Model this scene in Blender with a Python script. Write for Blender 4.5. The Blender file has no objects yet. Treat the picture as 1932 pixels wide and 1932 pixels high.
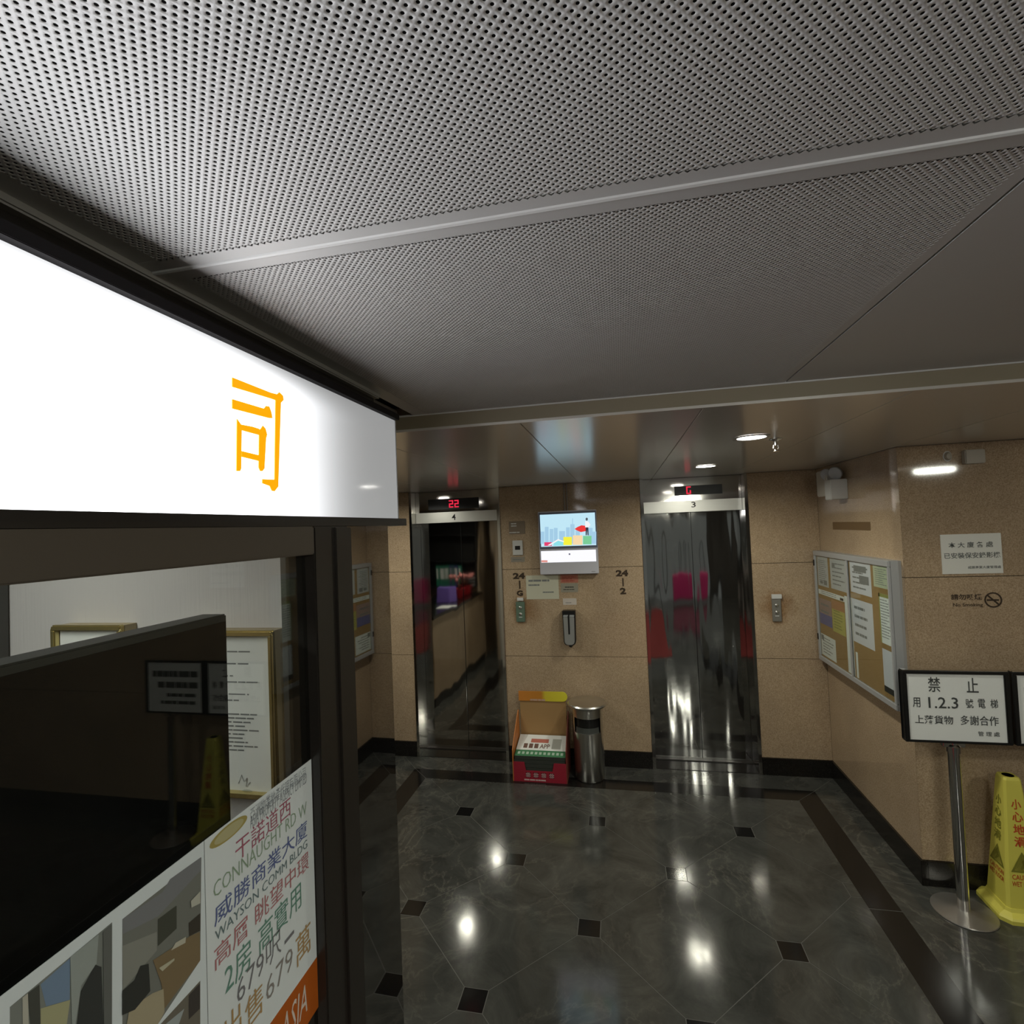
import bpy, bmesh, math, random
import numpy as np
from mathutils import Vector, Matrix
random.seed(7)
SC = bpy.context.scene
COL = SC.collection
# ------------------------------------------------------------------ camera, world, exposure
CAM_H = 2.0
FPX = 980.0
def _axes(yaw, pitch, roll):
    y, p, r = (math.radians(v) for v in (yaw, pitch, roll))
    f = Vector((-math.sin(y)*math.cos(p), math.cos(y)*math.cos(p), math.sin(p)))
    rt = Vector((math.cos(y), math.sin(y), 0.0))
    up = rt.cross(f)
    return rt*math.cos(r)+up*math.sin(r), -rt*math.sin(r)+up*math.cos(r), f
RT, UP, FW = _axes(11.61, 1.756, -2.3125)
cam = bpy.data.cameras.new('camera')
cam.sensor_width = 36.0
cam.lens = 36.0*FPX/1932.0
cam.clip_start = 0.02
cam_o = bpy.data.objects.new('camera', cam)
COL.objects.link(cam_o)
m = Matrix.Identity(4)
for i in range(3):
    m[i][0], m[i][1], m[i][2] = RT[i], UP[i], -FW[i]
m[0][3], m[1][3], m[2][3] = 0, 0, CAM_H
cam_o.matrix_world = m
SC.camera = cam_o
W = bpy.data.worlds.new('world'); SC.world = W; W.use_nodes = True
W.node_tree.nodes['Background'].inputs[0].default_value = (0.85, 0.88, 0.86, 1)
W.node_tree.nodes['Background'].inputs[1].default_value = 0.12
SC.view_settings.view_transform = 'Standard'
SC.view_settings.look = 'None'
SC.view_settings.gamma = 1.0
SC.view_settings.exposure = 0.1
SC.view_settings.use_curve_mapping = False
DOWNLIGHT_W = 9.0
FILL_L = 58.0  # glow strength of the added fill lamps
SIGN_STRENGTH = 4.4
SHOP_W = 6.6

# pixel (1932 frame) -> point on a plane of the place
def ray(x, y): return RT*((x-966)/FPX) - UP*((y-966)/FPX) + FW
O = Vector((0, 0, CAM_H))
def onX(x, y, X): d = ray(x, y); return O + d*(X/d.x)
def onY(x, y, Y): d = ray(x, y); return O + d*(Y/d.y)
def onZ(x, y, Z): d = ray(x, y); return O + d*((Z-CAM_H)/d.z)

# ------------------------------------------------------------------ main dimensions (metres)
YW = 4.414      # lift wall face
YD = 4.61       # lift door plane
XR = 1.51       # right wall face
YC = 3.22       # right wall's outer corner
ZS = 2.36       # lowered soffit
ZC = 2.415      # perforated ceiling
YS = 1.734      # front edge of soffit
XG = -0.455     # shop window plane

# ------------------------------------------------------------------ materials
MATS = {}
def mat(name, col=(.5,.5,.5), rough=.5, metal=0.0, emit=None, estr=1.0, spec=.5, ior=None, trans=0.0, coat=0.0, alpha=1.0):
    if name in MATS: return MATS[name]
    M = bpy.data.materials.new(name); M.use_nodes = True
    b = M.node_tree.nodes['Principled BSDF']
    b.inputs['Base Color'].default_value = (*col, 1)
    b.inputs['Roughness'].default_value = rough
    b.inputs['Metallic'].default_value = metal
    b.inputs['Specular IOR Level'].default_value = spec
    if ior: b.inputs['IOR'].default_value = ior
    if trans: b.inputs['Transmission Weight'].default_value = trans
    if coat: b.inputs['Coat Weight'].default_value = coat; b.inputs['Coat Roughness'].default_value = .05
    if emit:
        b.inputs['Emission Color'].default_value = (*emit, 1)
        b.inputs['Emission Strength'].default_value = estr
    b.inputs['Alpha'].default_value = alpha
    MATS[name] = M
    return M
def nodes(M): return M.node_tree.nodes, M.node_tree.links, M.node_tree.nodes['Principled BSDF']
def add_noise(N, L, scale, detail=4, rough=.6, vec=None, dist=0.0):
    n = N.new('ShaderNodeTexNoise'); n.inputs['Scale'].default_value = scale
    n.inputs['Detail'].default_value = detail; n.inputs['Roughness'].default_value = rough
    n.inputs['Distortion'].default_value = dist
    if vec is not None: L.new(vec, n.inputs['Vector'])
    return n
def ramp(N, L, fac, stops):
    r = N.new('ShaderNodeValToRGB')
    e = r.color_ramp.elements
    while len(e) < len(stops): e.new(.5)
    for k, (p, c) in enumerate(stops):
        e[k].position = p; e[k].color = (*c, 1)
    L.new(fac, r.inputs[0]); return r
def objcoord(N, L, world=True):
    if world:
        g = N.new('ShaderNodeNewGeometry'); return g.outputs['Position']
    t = N.new('ShaderNodeTexCoord'); return t.outputs['Object']
def bump(N, L, b, h, strength, dist=.01):
    k = N.new('ShaderNodeBump'); k.inputs['Strength'].default_value = strength
    k.inputs['Distance'].default_value = dist
    L.new(h, k.inputs['Height']); L.new(k.outputs[0], b.inputs['Normal'])

def granite(name, c0, c1, c2, rough=.09):
    M = mat(name, rough=rough); N, L, b = nodes(M); P = objcoord(N, L)
    n1 = add_noise(N, L, 165, 3, .7, P); n2 = add_noise(N, L, 2.2, 3, .6, P)
    r1 = ramp(N, L, n1.outputs[0], [(.30, c0), (.48, c1), (.66, c2)])
    r2 = ramp(N, L, n2.outputs[0], [(.3, (.86, .84, .82)), (.7, (1.08, 1.06, 1.02))])
    mx = N.new('ShaderNodeMix'); mx.data_type = 'RGBA'; mx.blend_type = 'MULTIPLY'; mx.inputs[0].default_value = 1
    L.new(r1.outputs[0], mx.inputs[6]); L.new(r2.outputs[0], mx.inputs[7])
    L.new(mx.outputs[2], b.inputs['Base Color'])
    return M
GRANITE = granite('tan_granite', (.27, .195, .12), (.41, .305, .20), (.53, .415, .295), .055)
# brown hand-grease stains in the stone round the two call buttons
N, L, b = nodes(GRANITE); base = b.inputs['Base Color'].links[0].from_socket; P = objcoord(N, L)
for (px_, py_), rad in (((990, 1150), .155), ((1464, 1146), .135)):
    c = onY(px_, py_, YW)
    vs = N.new('ShaderNodeVectorMath'); vs.operation = 'SUBTRACT'; vs.inputs[1].default_value = tuple(c); L.new(P, vs.inputs[0])
    nz = add_noise(N, L, 9, 3, .6, P); na = N.new('ShaderNodeVectorMath'); na.operation = 'LENGTH'; L.new(vs.outputs[0], na.inputs[0])
    ad = N.new('ShaderNodeMath'); ad.operation = 'MULTIPLY_ADD'; ad.inputs[1].default_value = .16; L.new(nz.outputs[0], ad.inputs[0]); L.new(na.outputs['Value'], ad.inputs[2])
    mr = N.new('ShaderNodeMapRange'); mr.interpolation_type = 'SMOOTHSTEP'; mr.inputs[1].default_value = rad+.10; mr.inputs[2].default_value = .13; mr.inputs[4].default_value = .75; L.new(ad.outputs[0], mr.inputs[0])
    mx = N.new('ShaderNodeMix'); mx.data_type = 'RGBA'; mx.blend_type = 'MULTIPLY'; mx.inputs[7].default_value = (.52, .36, .22, 1)
    L.new(mr.outputs[0], mx.inputs[0]); L.new(base, mx.inputs[6]); base = mx.outputs[2]
L.new(base, b.inputs['Base Color'])
BLACKST = granite('black_granite', (.006, .005, .004), (.011, .010, .009), (.02, .018, .016), .16)

def marble():
    M = mat('dark_marble', rough=.11); N, L, b = nodes(M); P = objcoord(N, L)
    n1 = add_noise(N, L, 3.1, 8, .68, P, 1.2); n2 = add_noise(N, L, 1.7, 6, .6, P, 2.5)
    r1 = ramp(N, L, n1.outputs[0], [(.3, (.032, .032, .029)), (.5, (.050, .051, .046)), (.72, (.078, .078, .070))])
    v = N.new('ShaderNodeMath'); v.operation = 'SUBTRACT'; v.inputs[1].default_value = .5; L.new(n2.outputs[0], v.inputs[0])
    a = N.new('ShaderNodeMath'); a.operation = 'ABSOLUTE'; L.new(v.outputs[0], a.inputs[0])
    r2 = ramp(N, L, a.outputs[0], [(.0, (.055, .049, .04)), (.012, (.018, .016, .013)), (.04, (0, 0, 0))])
    n3 = add_noise(N, L, .9, 3, .5, P); r3 = ramp(N, L, n3.outputs[0], [(.42, (0, 0, 0)), (.62, (1, 1, 1))])
    mu = N.new('ShaderNodeMix'); mu.data_type = 'RGBA'; mu.blend_type = 'MULTIPLY'; mu.inputs[0].default_value = 1
    L.new(r2.outputs[0], mu.inputs[6]); L.new(r3.outputs[0], mu.inputs[7])
    ad = N.new('ShaderNodeMix'); ad.data_type = 'RGBA'; ad.blend_type = 'ADD'; ad.inputs[0].default_value = 1
    L.new(r1.outputs[0], ad.inputs[6]); L.new(mu.outputs[2], ad.inputs[7])
    L.new(ad.outputs[2], b.inputs['Base Color'])
    n4 = add_noise(N, L, 14, 3, .6, P); rr = ramp(N, L, n4.outputs[0], [(.3, (.085,)*3), (.7, (.14,)*3)])
    L.new(rr.outputs[0], b.inputs['Roughness'])
    return M
MARBLE = marble()
INSET = mat('inset_stone', (.006, .006, .006), .12)
GROUT = mat('pale_grout', (.085, .082, .074), .6)
JOINT = mat('dark_joint', (.03, .024, .018), .8)
STRIPE = mat('stripe_stone', (.009, .0085, .008), .13)

def steel(name, col, rough, warp=0.0, sc=(3, 3, .6)):
    M = mat(name, col, rough, 1.0); N, L, b = nodes(M)
    if warp:
        P = objcoord(N, L); mp = N.new('ShaderNodeMapping'); mp.inputs['Scale'].default_value = sc
        L.new(P, mp.inputs['Vector']); n = add_noise(N, L, 1.0, 1.5, .4, mp.outputs[0])
        bump(N, L, b, n.outputs[0], 1.0, warp)
    return M
DOORST = steel('mirror_door_steel', (.52, .51, .48), .05, .0042, (4.5, 1, .8))
DOORST2 = steel('wavy_door_steel', (.52, .51, .48), .05, .0075, (6.5, 1, .9))
JAMBST = steel('polished_jamb_steel', (.66, .64, .60), .07)
BRUSHED = steel('satin_steel', (.66, .65, .61), .28)
CHROME = steel('chrome', (.72, .71, .69), .12)
ALU = mat('grey_aluminium', (.47, .48, .485), .38, .35)
SOFFIT = mat('soffit_metal', (.74, .71, .66), .20, .25)
CEILM = mat('painted_ceiling_metal', (.56, .56, .55), .42)
CEILB = mat('ceiling_void', (.012, .012, .012), .9)
RIBM = mat('ceiling_rib_paint', (.62, .62, .61), .35)
FASC = mat('soffit_fascia_brown', (.26, .22, .15), .5)
BRONZE = mat('dark_bronze_frame', (.022, .019, .016), .30)
BRONZE2 = mat('brown_head_panel', (.075, .062, .047), .4)
DARKGL = mat('dark_polished_glass', (.004, .004, .004), .02, 0, ior=4.4)
PLASTIC = mat('white_plastic', (.62, .62, .60), .4)
PAPER = mat('white_paper', (.78, .80, .77), .7)
PAPER2 = mat('cream_paper', (.56, .55, .43), .7)
PAPERG = mat('grey_paper', (.50, .50, .50), .7)
PAPERL = mat('lilac_paper', (.64, .64, .68), .7)
PAPERY = mat('pale_green_paper', (.50, .54, .38), .7)
INK = mat('dark_ink', (.02, .02, .018), .6)
INKG = mat('grey_ink', (.19, .20, .20), .7)
INKB = mat('brown_ink', (.035, .018, .006), .6)
BLACKP = mat('black_plastic', (.008, .008, .008), .35)
SCREEN = mat('dark_screen', (.0035, .0035, .0035), .45, spec=.2)
SILVER = mat('silver_plastic', (.40, .41, .40), .3, .5)
CORK = mat('cork_board', (.31, .185, .062), .85)
CARD = mat('brown_card', (.36, .215, .085), .8)
GOLD = mat('gold_frame', (.60, .50, .22), .25, .85)
WOODF = mat('frame_side_wood', (.42, .34, .20), .45)
WALLP = mat('shop_wallpaper', (.60, .58, .57), .8)
_N, _L, _b = nodes(WALLP); _P = objcoord(_N, _L); _mp = _N.new('ShaderNodeMapping'); _mp.inputs['Scale'].default_value = (160, 160, 6); _L.new(_P, _mp.inputs[0])
_n = add_noise(_N, _L, 1, 2, .5, _mp.outputs[0]); bump(_N, _L, _b, _n.outputs[0], .35, .002)
YELLOW = mat('cone_yellow', (.66, .60, .10), .45)
YELLOWD = mat('cone_yellow_mark', (.20, .19, .015), .6)
REDINK = mat('cone_red_ink', (.50, .065, .012), .6)
GLASS = mat('clear_glass', (1, 1, 1), .0, 0, trans=1.0, ior=1.5)
def thin_glass(name, tint=(.96, .98, .97), ior=1.5):
    M = bpy.data.materials.new(name); M.use_nodes = True
    N, L = M.node_tree.nodes, M.node_tree.links; N.remove(N['Principled BSDF'])
    out = N['Material Output']
    tr = N.new('ShaderNodeBsdfTransparent'); tr.inputs[0].default_value = (*tint, 1)
    gl = N.new('ShaderNodeBsdfGlossy'); gl.inputs['Roughness'].default_value = 0.0
    fr = N.new('ShaderNodeFresnel')
    ge = N.new('ShaderNodeNewGeometry'); mi = N.new('ShaderNodeMix'); mi.inputs[2].default_value = ior; mi.inputs[3].default_value = 1/ior
    L.new(ge.outputs['Backfacing'], mi.inputs[0]); L.new(mi.outputs[0], fr.inputs[0])
    mx = N.new('ShaderNodeMixShader'); L.new(fr.outputs[0], mx.inputs[0]); L.new(tr.outputs[0], mx.inputs[1]); L.new(gl.outputs[0], mx.inputs[2])
    L.new(mx.outputs[0], out.inputs[0]); MATS[name] = M
    return M
PANE = thin_glass('window_pane_glass', ior=1.45)
PANE2 = thin_glass('board_pane_glass', ior=1.35)
def flat(name, c, rough=.7): return mat(name, c, rough)
def glow(name, c, s): return mat(name, (0, 0, 0), .5, emit=c, estr=s)

# ------------------------------------------------------------------ mesh helpers
class MB:
    def __init__(s): s.v = []; s.f = []
    def quad(s, a, b, c, d):
        k = len(s.v); s.v += [tuple(a), tuple(b), tuple(c), tuple(d)]; s.f.append((k, k+1, k+2, k+3)); return s
    def poly(s, pts):
        k = len(s.v); s.v += [tuple(p) for p in pts]; s.f.append(tuple(range(k, k+len(pts)))); return s
    def box(s, x0, x1, y0, y1, z0, z1):
        k = len(s.v)
        s.v += [(x, y, z) for x in (x0, x1) for y in (y0, y1) for z in (z0, z1)]
        for q in ((0,1,3,2),(4,6,7,5),(0,4,5,1),(2,3,7,6),(0,2,6,4),(1,5,7,3)): s.f.append(tuple(k+i for i in q))
        return s
    def prism(s, pts, z0, z1):
        n = len(pts); k = len(s.v)
        s.v += [(p[0], p[1], z0) for p in pts]+[(p[0], p[1], z1) for p in pts]
        s.f.append(tuple(k+n+i for i in range(n))); s.f.append(tuple(k+i for i in reversed(range(n))))
        for i in range(n): j = (i+1) % n; s.f.append((k+i, k+j, k+n+j, k+n+i))
        return s
    def prismA(s, pts, axis, a0, a1):
        """pts are 2-D in the two other axes (in xyz order), extruded along axis"""
        n = len(pts); k = len(s.v)
        def mk(p, a):
            if axis == 'x': return (a, p[0], p[1])
            if axis == 'y': return (p[0], a, p[1])
            return (p[0], p[1], a)
        s.v += [mk(p, a0) for p in pts]+[mk(p, a1) for p in pts]
        s.f.append(tuple(k+n+i for i in range(n))); s.f.append(tuple(k+i for i in reversed(range(n))))
        for i in range(n): j = (i+1) % n; s.f.append((k+i, k+j, k+n+j, k+n+i))
        return s
    def lathe(s, prof, c=(0, 0, 0), n=32, a0=0.0, a1=2*math.pi, cap=True):
        full = abs(a1-a0-2*math.pi) < 1e-6
        m_ = n if full else n+1; k = len(s.v)
        for r, z in prof:
            for i in range(m_):
                a = a0+(a1-a0)*i/n
                s.v.append((c[0]+r*math.cos(a), c[1]+r*math.sin(a), c[2]+z))
        for p in range(len(prof)-1):
            for i in range(n):
                j = (i+1) % m_
                s.f.append((k+p*m_+i, k+p*m_+j, k+(p+1)*m_+j, k+(p+1)*m_+i))
        if full and cap:
            if prof[0][0] > 1e-6: s.f.append(tuple(k+i for i in reversed(range(m_))))
            if prof[-1][0] > 1e-6: s.f.append(tuple(k+(len(prof)-1)*m_+i for i in range(m_)))
        return s
    def tube(s, path, r, n=10):
        path = [Vector(p) for p in path]; k = len(s.v)
        for i, p in enumerate(path):
            t = (path[min(i+1, len(path)-1)]-path[max(i-1, 0)]).normalized()
            a = Vector((0, 0, 1)) if abs(t.z) < .9 else Vector((1, 0, 0))
            u = t.cross(a).normalized(); w = t.cross(u)
            rr = r[i] if isinstance(r, (list, tuple)) else r
            for q in range(n):
                an = 2*math.pi*q/n; s.v.append(tuple(p+u*rr*math.cos(an)+w*rr*math.sin(an)))
        for i in range(len(path)-1):
            for q in range(n):
                j = (q+1) % n; s.f.append((k+i*n+q, k+i*n+j, k+(i+1)*n+j, k+(i+1)*n+q))
        s.f.append(tuple(k+q for q in range(n))); s.f.append(tuple(k+(len(path)-1)*n+q for q in range(n)))
        return s
    def ball(s, c, rx, ry=None, rz=None, nu=14, nv=9):
        ry = ry or rx; rz = rz or rx; k = len(s.v)
        for j in range(nv+1):
            th = math.pi*j/nv
            for i in range(nu):
                ph = 2*math.pi*i/nu
                s.v.append((c[0]+rx*math.sin(th)*math.cos(ph), c[1]+ry*math.sin(th)*math.sin(ph), c[2]+rz*math.cos(th)))
        for j in range(nv):
            for i in range(nu):
                q = (i+1) % nu; s.f.append((k+j*nu+i, k+(j+1)*nu+i, k+(j+1)*nu+q, k+j*nu+q))
        return s
    def build(s, name, m_, parent=None, bevel=0.0, smooth=False, origin=None, seg=2):
        """world coordinates in; the object's origin sits at its parent's or at the base of the thing"""
        P = Vector(s.v[0]) if s.v else Vector()
        if parent is not None: org = WORLD[parent.name]
        elif origin is not None: org = Vector(origin)
        else:
            a = np.array(s.v); lo, hi = a.min(0), a.max(0)
            org = Vector(((lo[0]+hi[0])/2, (lo[1]+hi[1])/2, lo[2]))
        me = bpy.data.meshes.new(name)
        me.from_pydata([tuple(Vector(p)-org) for p in s.v], [], s.f)
        bm = bmesh.new(); bm.from_mesh(me)
        bmesh.ops.remove_doubles(bm, verts=bm.verts, dist=1e-6)
        bmesh.ops.recalc_face_normals(bm, faces=bm.faces)
        if bevel: bmesh.ops.bevel(bm, geom=bm.edges[:], offset=bevel, segments=seg, affect='EDGES', clamp_overlap=True)
        bm.to_mesh(me); bm.free()
        if smooth:
            me.polygons.foreach_set('use_smooth', [True]*len(me.polygons)); me.set_sharp_from_angle(angle=math.radians(38))
        me.materials.append(m_)
        o = bpy.data.objects.new(name, me); COL.objects.link(o)
        if parent is not None: o.parent = parent; WORLD[o.name] = WORLD[parent.name]
        else: o.location = org; WORLD[o.name] = org
        return o
WORLD = {}
def flip(o):
    o.data.flip_normals(); return o
def tag(o, label, cat, group=None):
    o['label'] = label; o['category'] = cat
    if group: o['group'] = group
    return o
def struct(o): o['kind'] = 'structure'; return o
def thing(name, loc, label=None, cat=None, group=None):
    o = bpy.data.objects.new(name, None); COL.objects.link(o)
    o.location = loc; o.empty_display_size = .05; WORLD[o.name] = Vector(loc)
    if label: tag(o, label, cat, group)
    return o
def B(x0, x1, y0, y1, z0, z1): return MB().box(x0, x1, y0, y1, z0, z1)

# planes for flat print: kind, value -> (unproject, lift direction)
def plane_pt(pl, x, y):
    k, v = pl
    return onX(x, y, v) if k in 'LR' else onY(x, y, v)
def uv_of(pl, p):
    k, v = pl
    return ((p.y if k == 'L' else -p.y) if k in 'LR' else p.x, p.z)
def pt_of(pl, u, w):
    k, v = pl
    if k == 'L': return Vector((v, u, w))      # faces +X
    if k == 'R': return Vector((v, -u, w))     # faces -X
    return Vector((u, v, w))                   # 'Y', faces -Y
def lift(pl, d):
    k, v = pl
    return (k, v+d) if k == 'L' else (k, v-d)
def px_poly(pts, pl): return [plane_pt(pl, *p) for p in pts]
def rect_uv(pl, tl, br):
    a = uv_of(pl, plane_pt(pl, *tl)); b = uv_of(pl, plane_pt(pl, *br))
    return min(a[0], b[0]), max(a[0], b[0]), min(a[1], b[1]), max(a[1], b[1])
def rect_pts(pl, u0, u1, w0, w1): return [pt_of(pl, u0, w0), pt_of(pl, u1, w0), pt_of(pl, u1, w1), pt_of(pl, u0, w1)]
def sheet(name, pl, r, m_, parent=None, th=.0015):
    """thin rectangular panel standing th proud of plane pl, back on the plane"""
    u0, u1, w0, w1 = r
    mb = MB(); q0 = rect_pts(pl, u0, u1, w0, w1); q1 = rect_pts(lift(pl, th), u0, u1, w0, w1)
    k = 0; mb.v = [tuple(p) for p in q0+q1]
    mb.f = [(3, 2, 1, 0), (4, 5, 6, 7)]+[(i, (i+1) % 4, 4+(i+1) % 4, 4+i) for i in range(4)]
    return mb.build(name, m_, parent)
def text_mesh(body, bold=0.0, shear=0.0):
    c = bpy.data.curves.new('txt', 'FONT'); c.body = body; c.size = 1.0; c.offset = bold; c.resolution_u = 2; c.shear = shear
    c.fill_mode = 'FRONT'
    o = bpy.data.objects.new('txt', c); COL.objects.link(o)
    dg = bpy.context.evaluated_depsgraph_get()
    me = bpy.data.meshes.new_from_object(o.evaluated_get(dg))
    v = np.array([t.co[:] for t in me.vertices]); f = [tuple(p.vertices) for p in me.polygons]
    bpy.data.objects.remove(o); bpy.data.curves.remove(c); bpy.data.meshes.remove(me)
    return v, f
def text_fit(body, pl, r, m_, parent, name='lettering', bold=0.0, mb=None, shear=0.0):
    v, f = text_mesh(body, bold, shear)
    lo, hi = v.min(0), v.max(0)
    u0, u1, w0, w1 = r
    mb2 = mb or MB(); k = len(mb2.v)
    for p in v:
        a = (p[0]-lo[0])/max(hi[0]-lo[0], 1e-6); b_ = (p[1]-lo[1])/max(hi[1]-lo[1], 1e-6)
        mb2.v.append(tuple(pt_of(pl, u0+a*(u1-u0), w0+b_*(w1-w0))))
    mb2.f += [tuple(k+i for i in q) for q in f]
    if mb is not None: return mb
    return mb2.build(name, m_, parent)
def print_lines(pl, r, n, parent, m_=None, name='printed_lines', fill=.42, ragged=.35):
    u0, u1, w0, w1 = r; mb = MB(); st = (w1-w0)/n
    for i in range(n):
        e = u1-(u1-u0)*random.random()*ragged; z = w1-i*st-st*.3
        s = u0
        while s < e-1e-4:
            l = min((u1-u0)*random.uniform(.08, .3), e-s)
            mb.poly(rect_pts(pl, s, s+l*.9, z-st*fill, z)); s += l
    return mb.build(name, m_ or INKG, parent)

# ------------------------------------------------------------------ floor
def clip(poly, x0, x1, y0, y1):
    for ax, lim, sg in ((0, x0, 1), (0, x1, -1), (1, y0, 1), (1, y1, -1)):
        out = []
        for i in range(len(poly)):
            a, b_ = poly[i], poly[(i+1) % len(poly)]
            ia, ib = sg*(a[ax]-lim) >= 0, sg*(b_[ax]-lim) >= 0
            if ia: out.append(a)
            if ia != ib:
                t = (lim-a[ax])/(b_[ax]-a[ax]); out.append((a[0]+t*(b_[0]-a[0]), a[1]+t*(b_[1]-a[1])))
        poly = out
        if not poly: return []
    return poly
FX0, FX1, FY1 = -1.634, 1.149, 4.036
SW = .15
flo = struct(B(-3.6, 4.0, -5.0, 4.7, -.06, -.0008).build('floor', GROUT))
GAP = .0024
def tile(name, poly, m_, top=0.0):
    cx = sum(p[0] for p in poly)/len(poly); cy = sum(p[1] for p in poly)/len(poly)
    q = []
    for p in poly:
        d = Vector((p[0]-cx, p[1]-cy)); l = d.length
        if l < 1e-5: return
        d *= max(0, (l-GAP))/l; q.append((cx+d.x, cy+d.y))
    MB().prism(q, -.004, top).build(name, m_, flo)
DX, DY, SQ = .464, .4725, .055
i0x, i0y = -.238, 2.65
YB = -1.2
for j in range(-9, 5):
    for i in range(-5, 6):
        if (i+j) % 2 == 0:
            cx, cy = i0x+i*DX, i0y+j*DY
            p = clip([(cx-SQ, cy-SQ), (cx+SQ, cy-SQ), (cx+SQ, cy+SQ), (cx-SQ, cy+SQ)], FX0, FX1, YB, FY1)
            edge = cx > FX1-.1 or cx < FX0+.1 or cy > FY1-.1
            if len(p) > 2: tile('marble_tile' if edge else 'inset_tile', p, MARBLE if edge else INSET)
        else:
            cx, cy = i0x+i*DX, i0y+j*DY
            o8 = [(DX-SQ, -SQ), (DX-SQ, SQ), (SQ, DY-SQ), (-SQ, DY-SQ), (-DX+SQ, SQ), (-DX+SQ, -SQ), (-SQ, -DY+SQ), (SQ, -DY+SQ)]
            p = clip([(cx+a, cy+b_) for a, b_ in o8], FX0, FX1, YB, FY1)
            if len(p) > 2:
                ar = abs(sum(p[k][0]*p[(k+1) % len(p)][1]-p[(k+1) % len(p)][0]*p[k][1] for k in range(len(p))))/2
                if ar > .004: tile('marble_tile', p, MARBLE)
# dark stripe frame and outer border slabs
XO0, XO1, YO = FX0-SW, FX1+SW, FY1+SW
tile('stripe_slab', [(FX0, FY1), (FX1, FY1), (XO1, YO), (XO0, YO)], STRIPE)
for a in range(5):
    ya, yb = YB+(FY1-YB)*a/5, YB+(FY1-YB)*(a+1)/5
    ybo = yb if a < 4 else YO
    tile('stripe_slab', [(FX1, ya), (XO1, ya), (XO1, ybo), (FX1, yb)], STRIPE)
    tile('stripe_slab', [(FX0, ya), (FX0, yb), (XO0, ybo), (XO0, ya)], STRIPE)
xs = [XO0, -1.0, -.2, .6, XO1]
for a in range(4):
    if a == 3: tile('border_slab', [(xs[a], YO), (XO1, YO), (XR, YW), (xs[a], YW)], MARBLE)
    elif a == 0: tile('border_slab', [(XO0, YO), (xs[1], YO), (xs[1], YW), (XO0-.2, YW)], MARBLE)
    else: tile('border_slab', [(xs[a], YO), (xs[a+1], YO), (xs[a+1], YW), (xs[a], YW)], MARBLE)
ys = [YB, .2, 1.3, 2.3, YC, YO]
for a in range(5):
    if a == 4: tile('border_slab', [(XO1, YC), (XR, YC), (XR, YW), (XO1, YO)], MARBLE)
    else: tile('border_slab', [(XO1, ys[a]), (XR, ys[a]), (XR, ys[a+1]), (XO1, ys[a+1])], MARBLE)
    tile('border_slab', [(XO0-.2, ys[a]), (XO0, ys[a]), (XO0, ys[a+1]), (XO0-.2, ys[a+1] if a < 4 else YW)], MARBLE)
for a in range(4):
    for x0, x1 in ((XR, 2.25), (2.25, 3.1), (3.1, 4.0)):
        tile('floor_slab', [(x0, ys[a]), (x1, ys[a]), (x1, ys[a+1]), (x0, ys[a+1])], MARBLE)
for x0, x1, y0, y1 in ((-3.6, XO0-.2, YB, 1.5), (-3.6, XO0-.2, 1.5, 4.414), (-3.6, -1.9, -5, YB), (-1.9, -.4, -5, YB), (-.4, 1.1, -5, YB), (1.1, 2.5, -5, YB), (2.5, 4, -5, YB)):
    tile('floor_slab', [(x0, y0), (x1, y0), (x1, y1), (x0, y1)], MARBLE)

# ------------------------------------------------------------------ lift wall and right walls
ROWS = [(.13, .898), (.898, 1.642), (1.642, ZS)]
LIFTS = [(-1.854, -1.016), (.178, 1.006)]
SECT = [(-3.6, -2.7), (-2.7, -1.854), (-1.016, .178), (1.006, XR)]
wb = MB()
wb.box(-3.6, -1.854, YW+.024, 4.9, 0, 2.6); wb.box(-1.016, .178, YW+.024, 4.9, 0, 2.6); wb.box(1.006, 4.0, YW+.024, 4.9, 0, 2.6)
for a, b_ in LIFTS: wb.box(a, b_, YD+.05, 4.9, 0, 2.6); wb.box(a, b_, 4.53, YD+.05, 2.10, 2.6)
wall_back = struct(wb.build('wall_back', JOINT))
for a, b_ in SECT:
    for z0, z1 in ROWS: B(a+.0012, b_-.0012, YW, YW+.0245, z0+.0018, z1-.0018).build('granite_slab', GRANITE, wall_back)
wr = struct(B(XR+.024, XR+.2, YC+.024, YW+.03, 0, 2.6).build('wall_right', JOINT))
for z0, z1 in ROWS: MB().prism([(XR, YC+.0004), (XR+.0245, YC+.0249), (XR+.0245, YW), (XR, YW)], z0+.0018, z1-.0018).build('granite_slab', GRANITE, wr)
wc = struct(B(XR+.0246, 4.0, YC+.0246, YC+.2, 0, 2.6).build('wall_right_return', JOINT))
for a, b_ in ((XR+.0246, 2.55), (2.55, 3.3), (3.3, 4.0)):
    for z0, z1 in ROWS: MB().prism([(XR+.0004 if a < 2 else a+.0012, YC), (b_-.0012, YC), (b_-.0012, YC+.0245), (XR+.0249 if a < 2 else a+.0012, YC+.0245)], z0+.0018, z1-.0018).build('granite_slab', GRANITE, wc)
for k, (x0, x1, y0, y1) in enumerate(((-3.6, -1.856, YW-.012, YW+.02), (-1.014, .176, YW-.012, YW+.02), (1.008, XR, YW-.012, YW+.02), (XR-.012, XR+.02, YC-.012, YW-.012), (XR+.02, 4.0, YC-.012, YC+.02))):
    struct(B(x0, x1, y0, y1, 0, .13).build(['baseboard_back_left', 'baseboard_back', 'baseboard_back_right', 'baseboard_right', 'baseboard_right_return'][k], BLACKST, bevel=.002))
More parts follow.
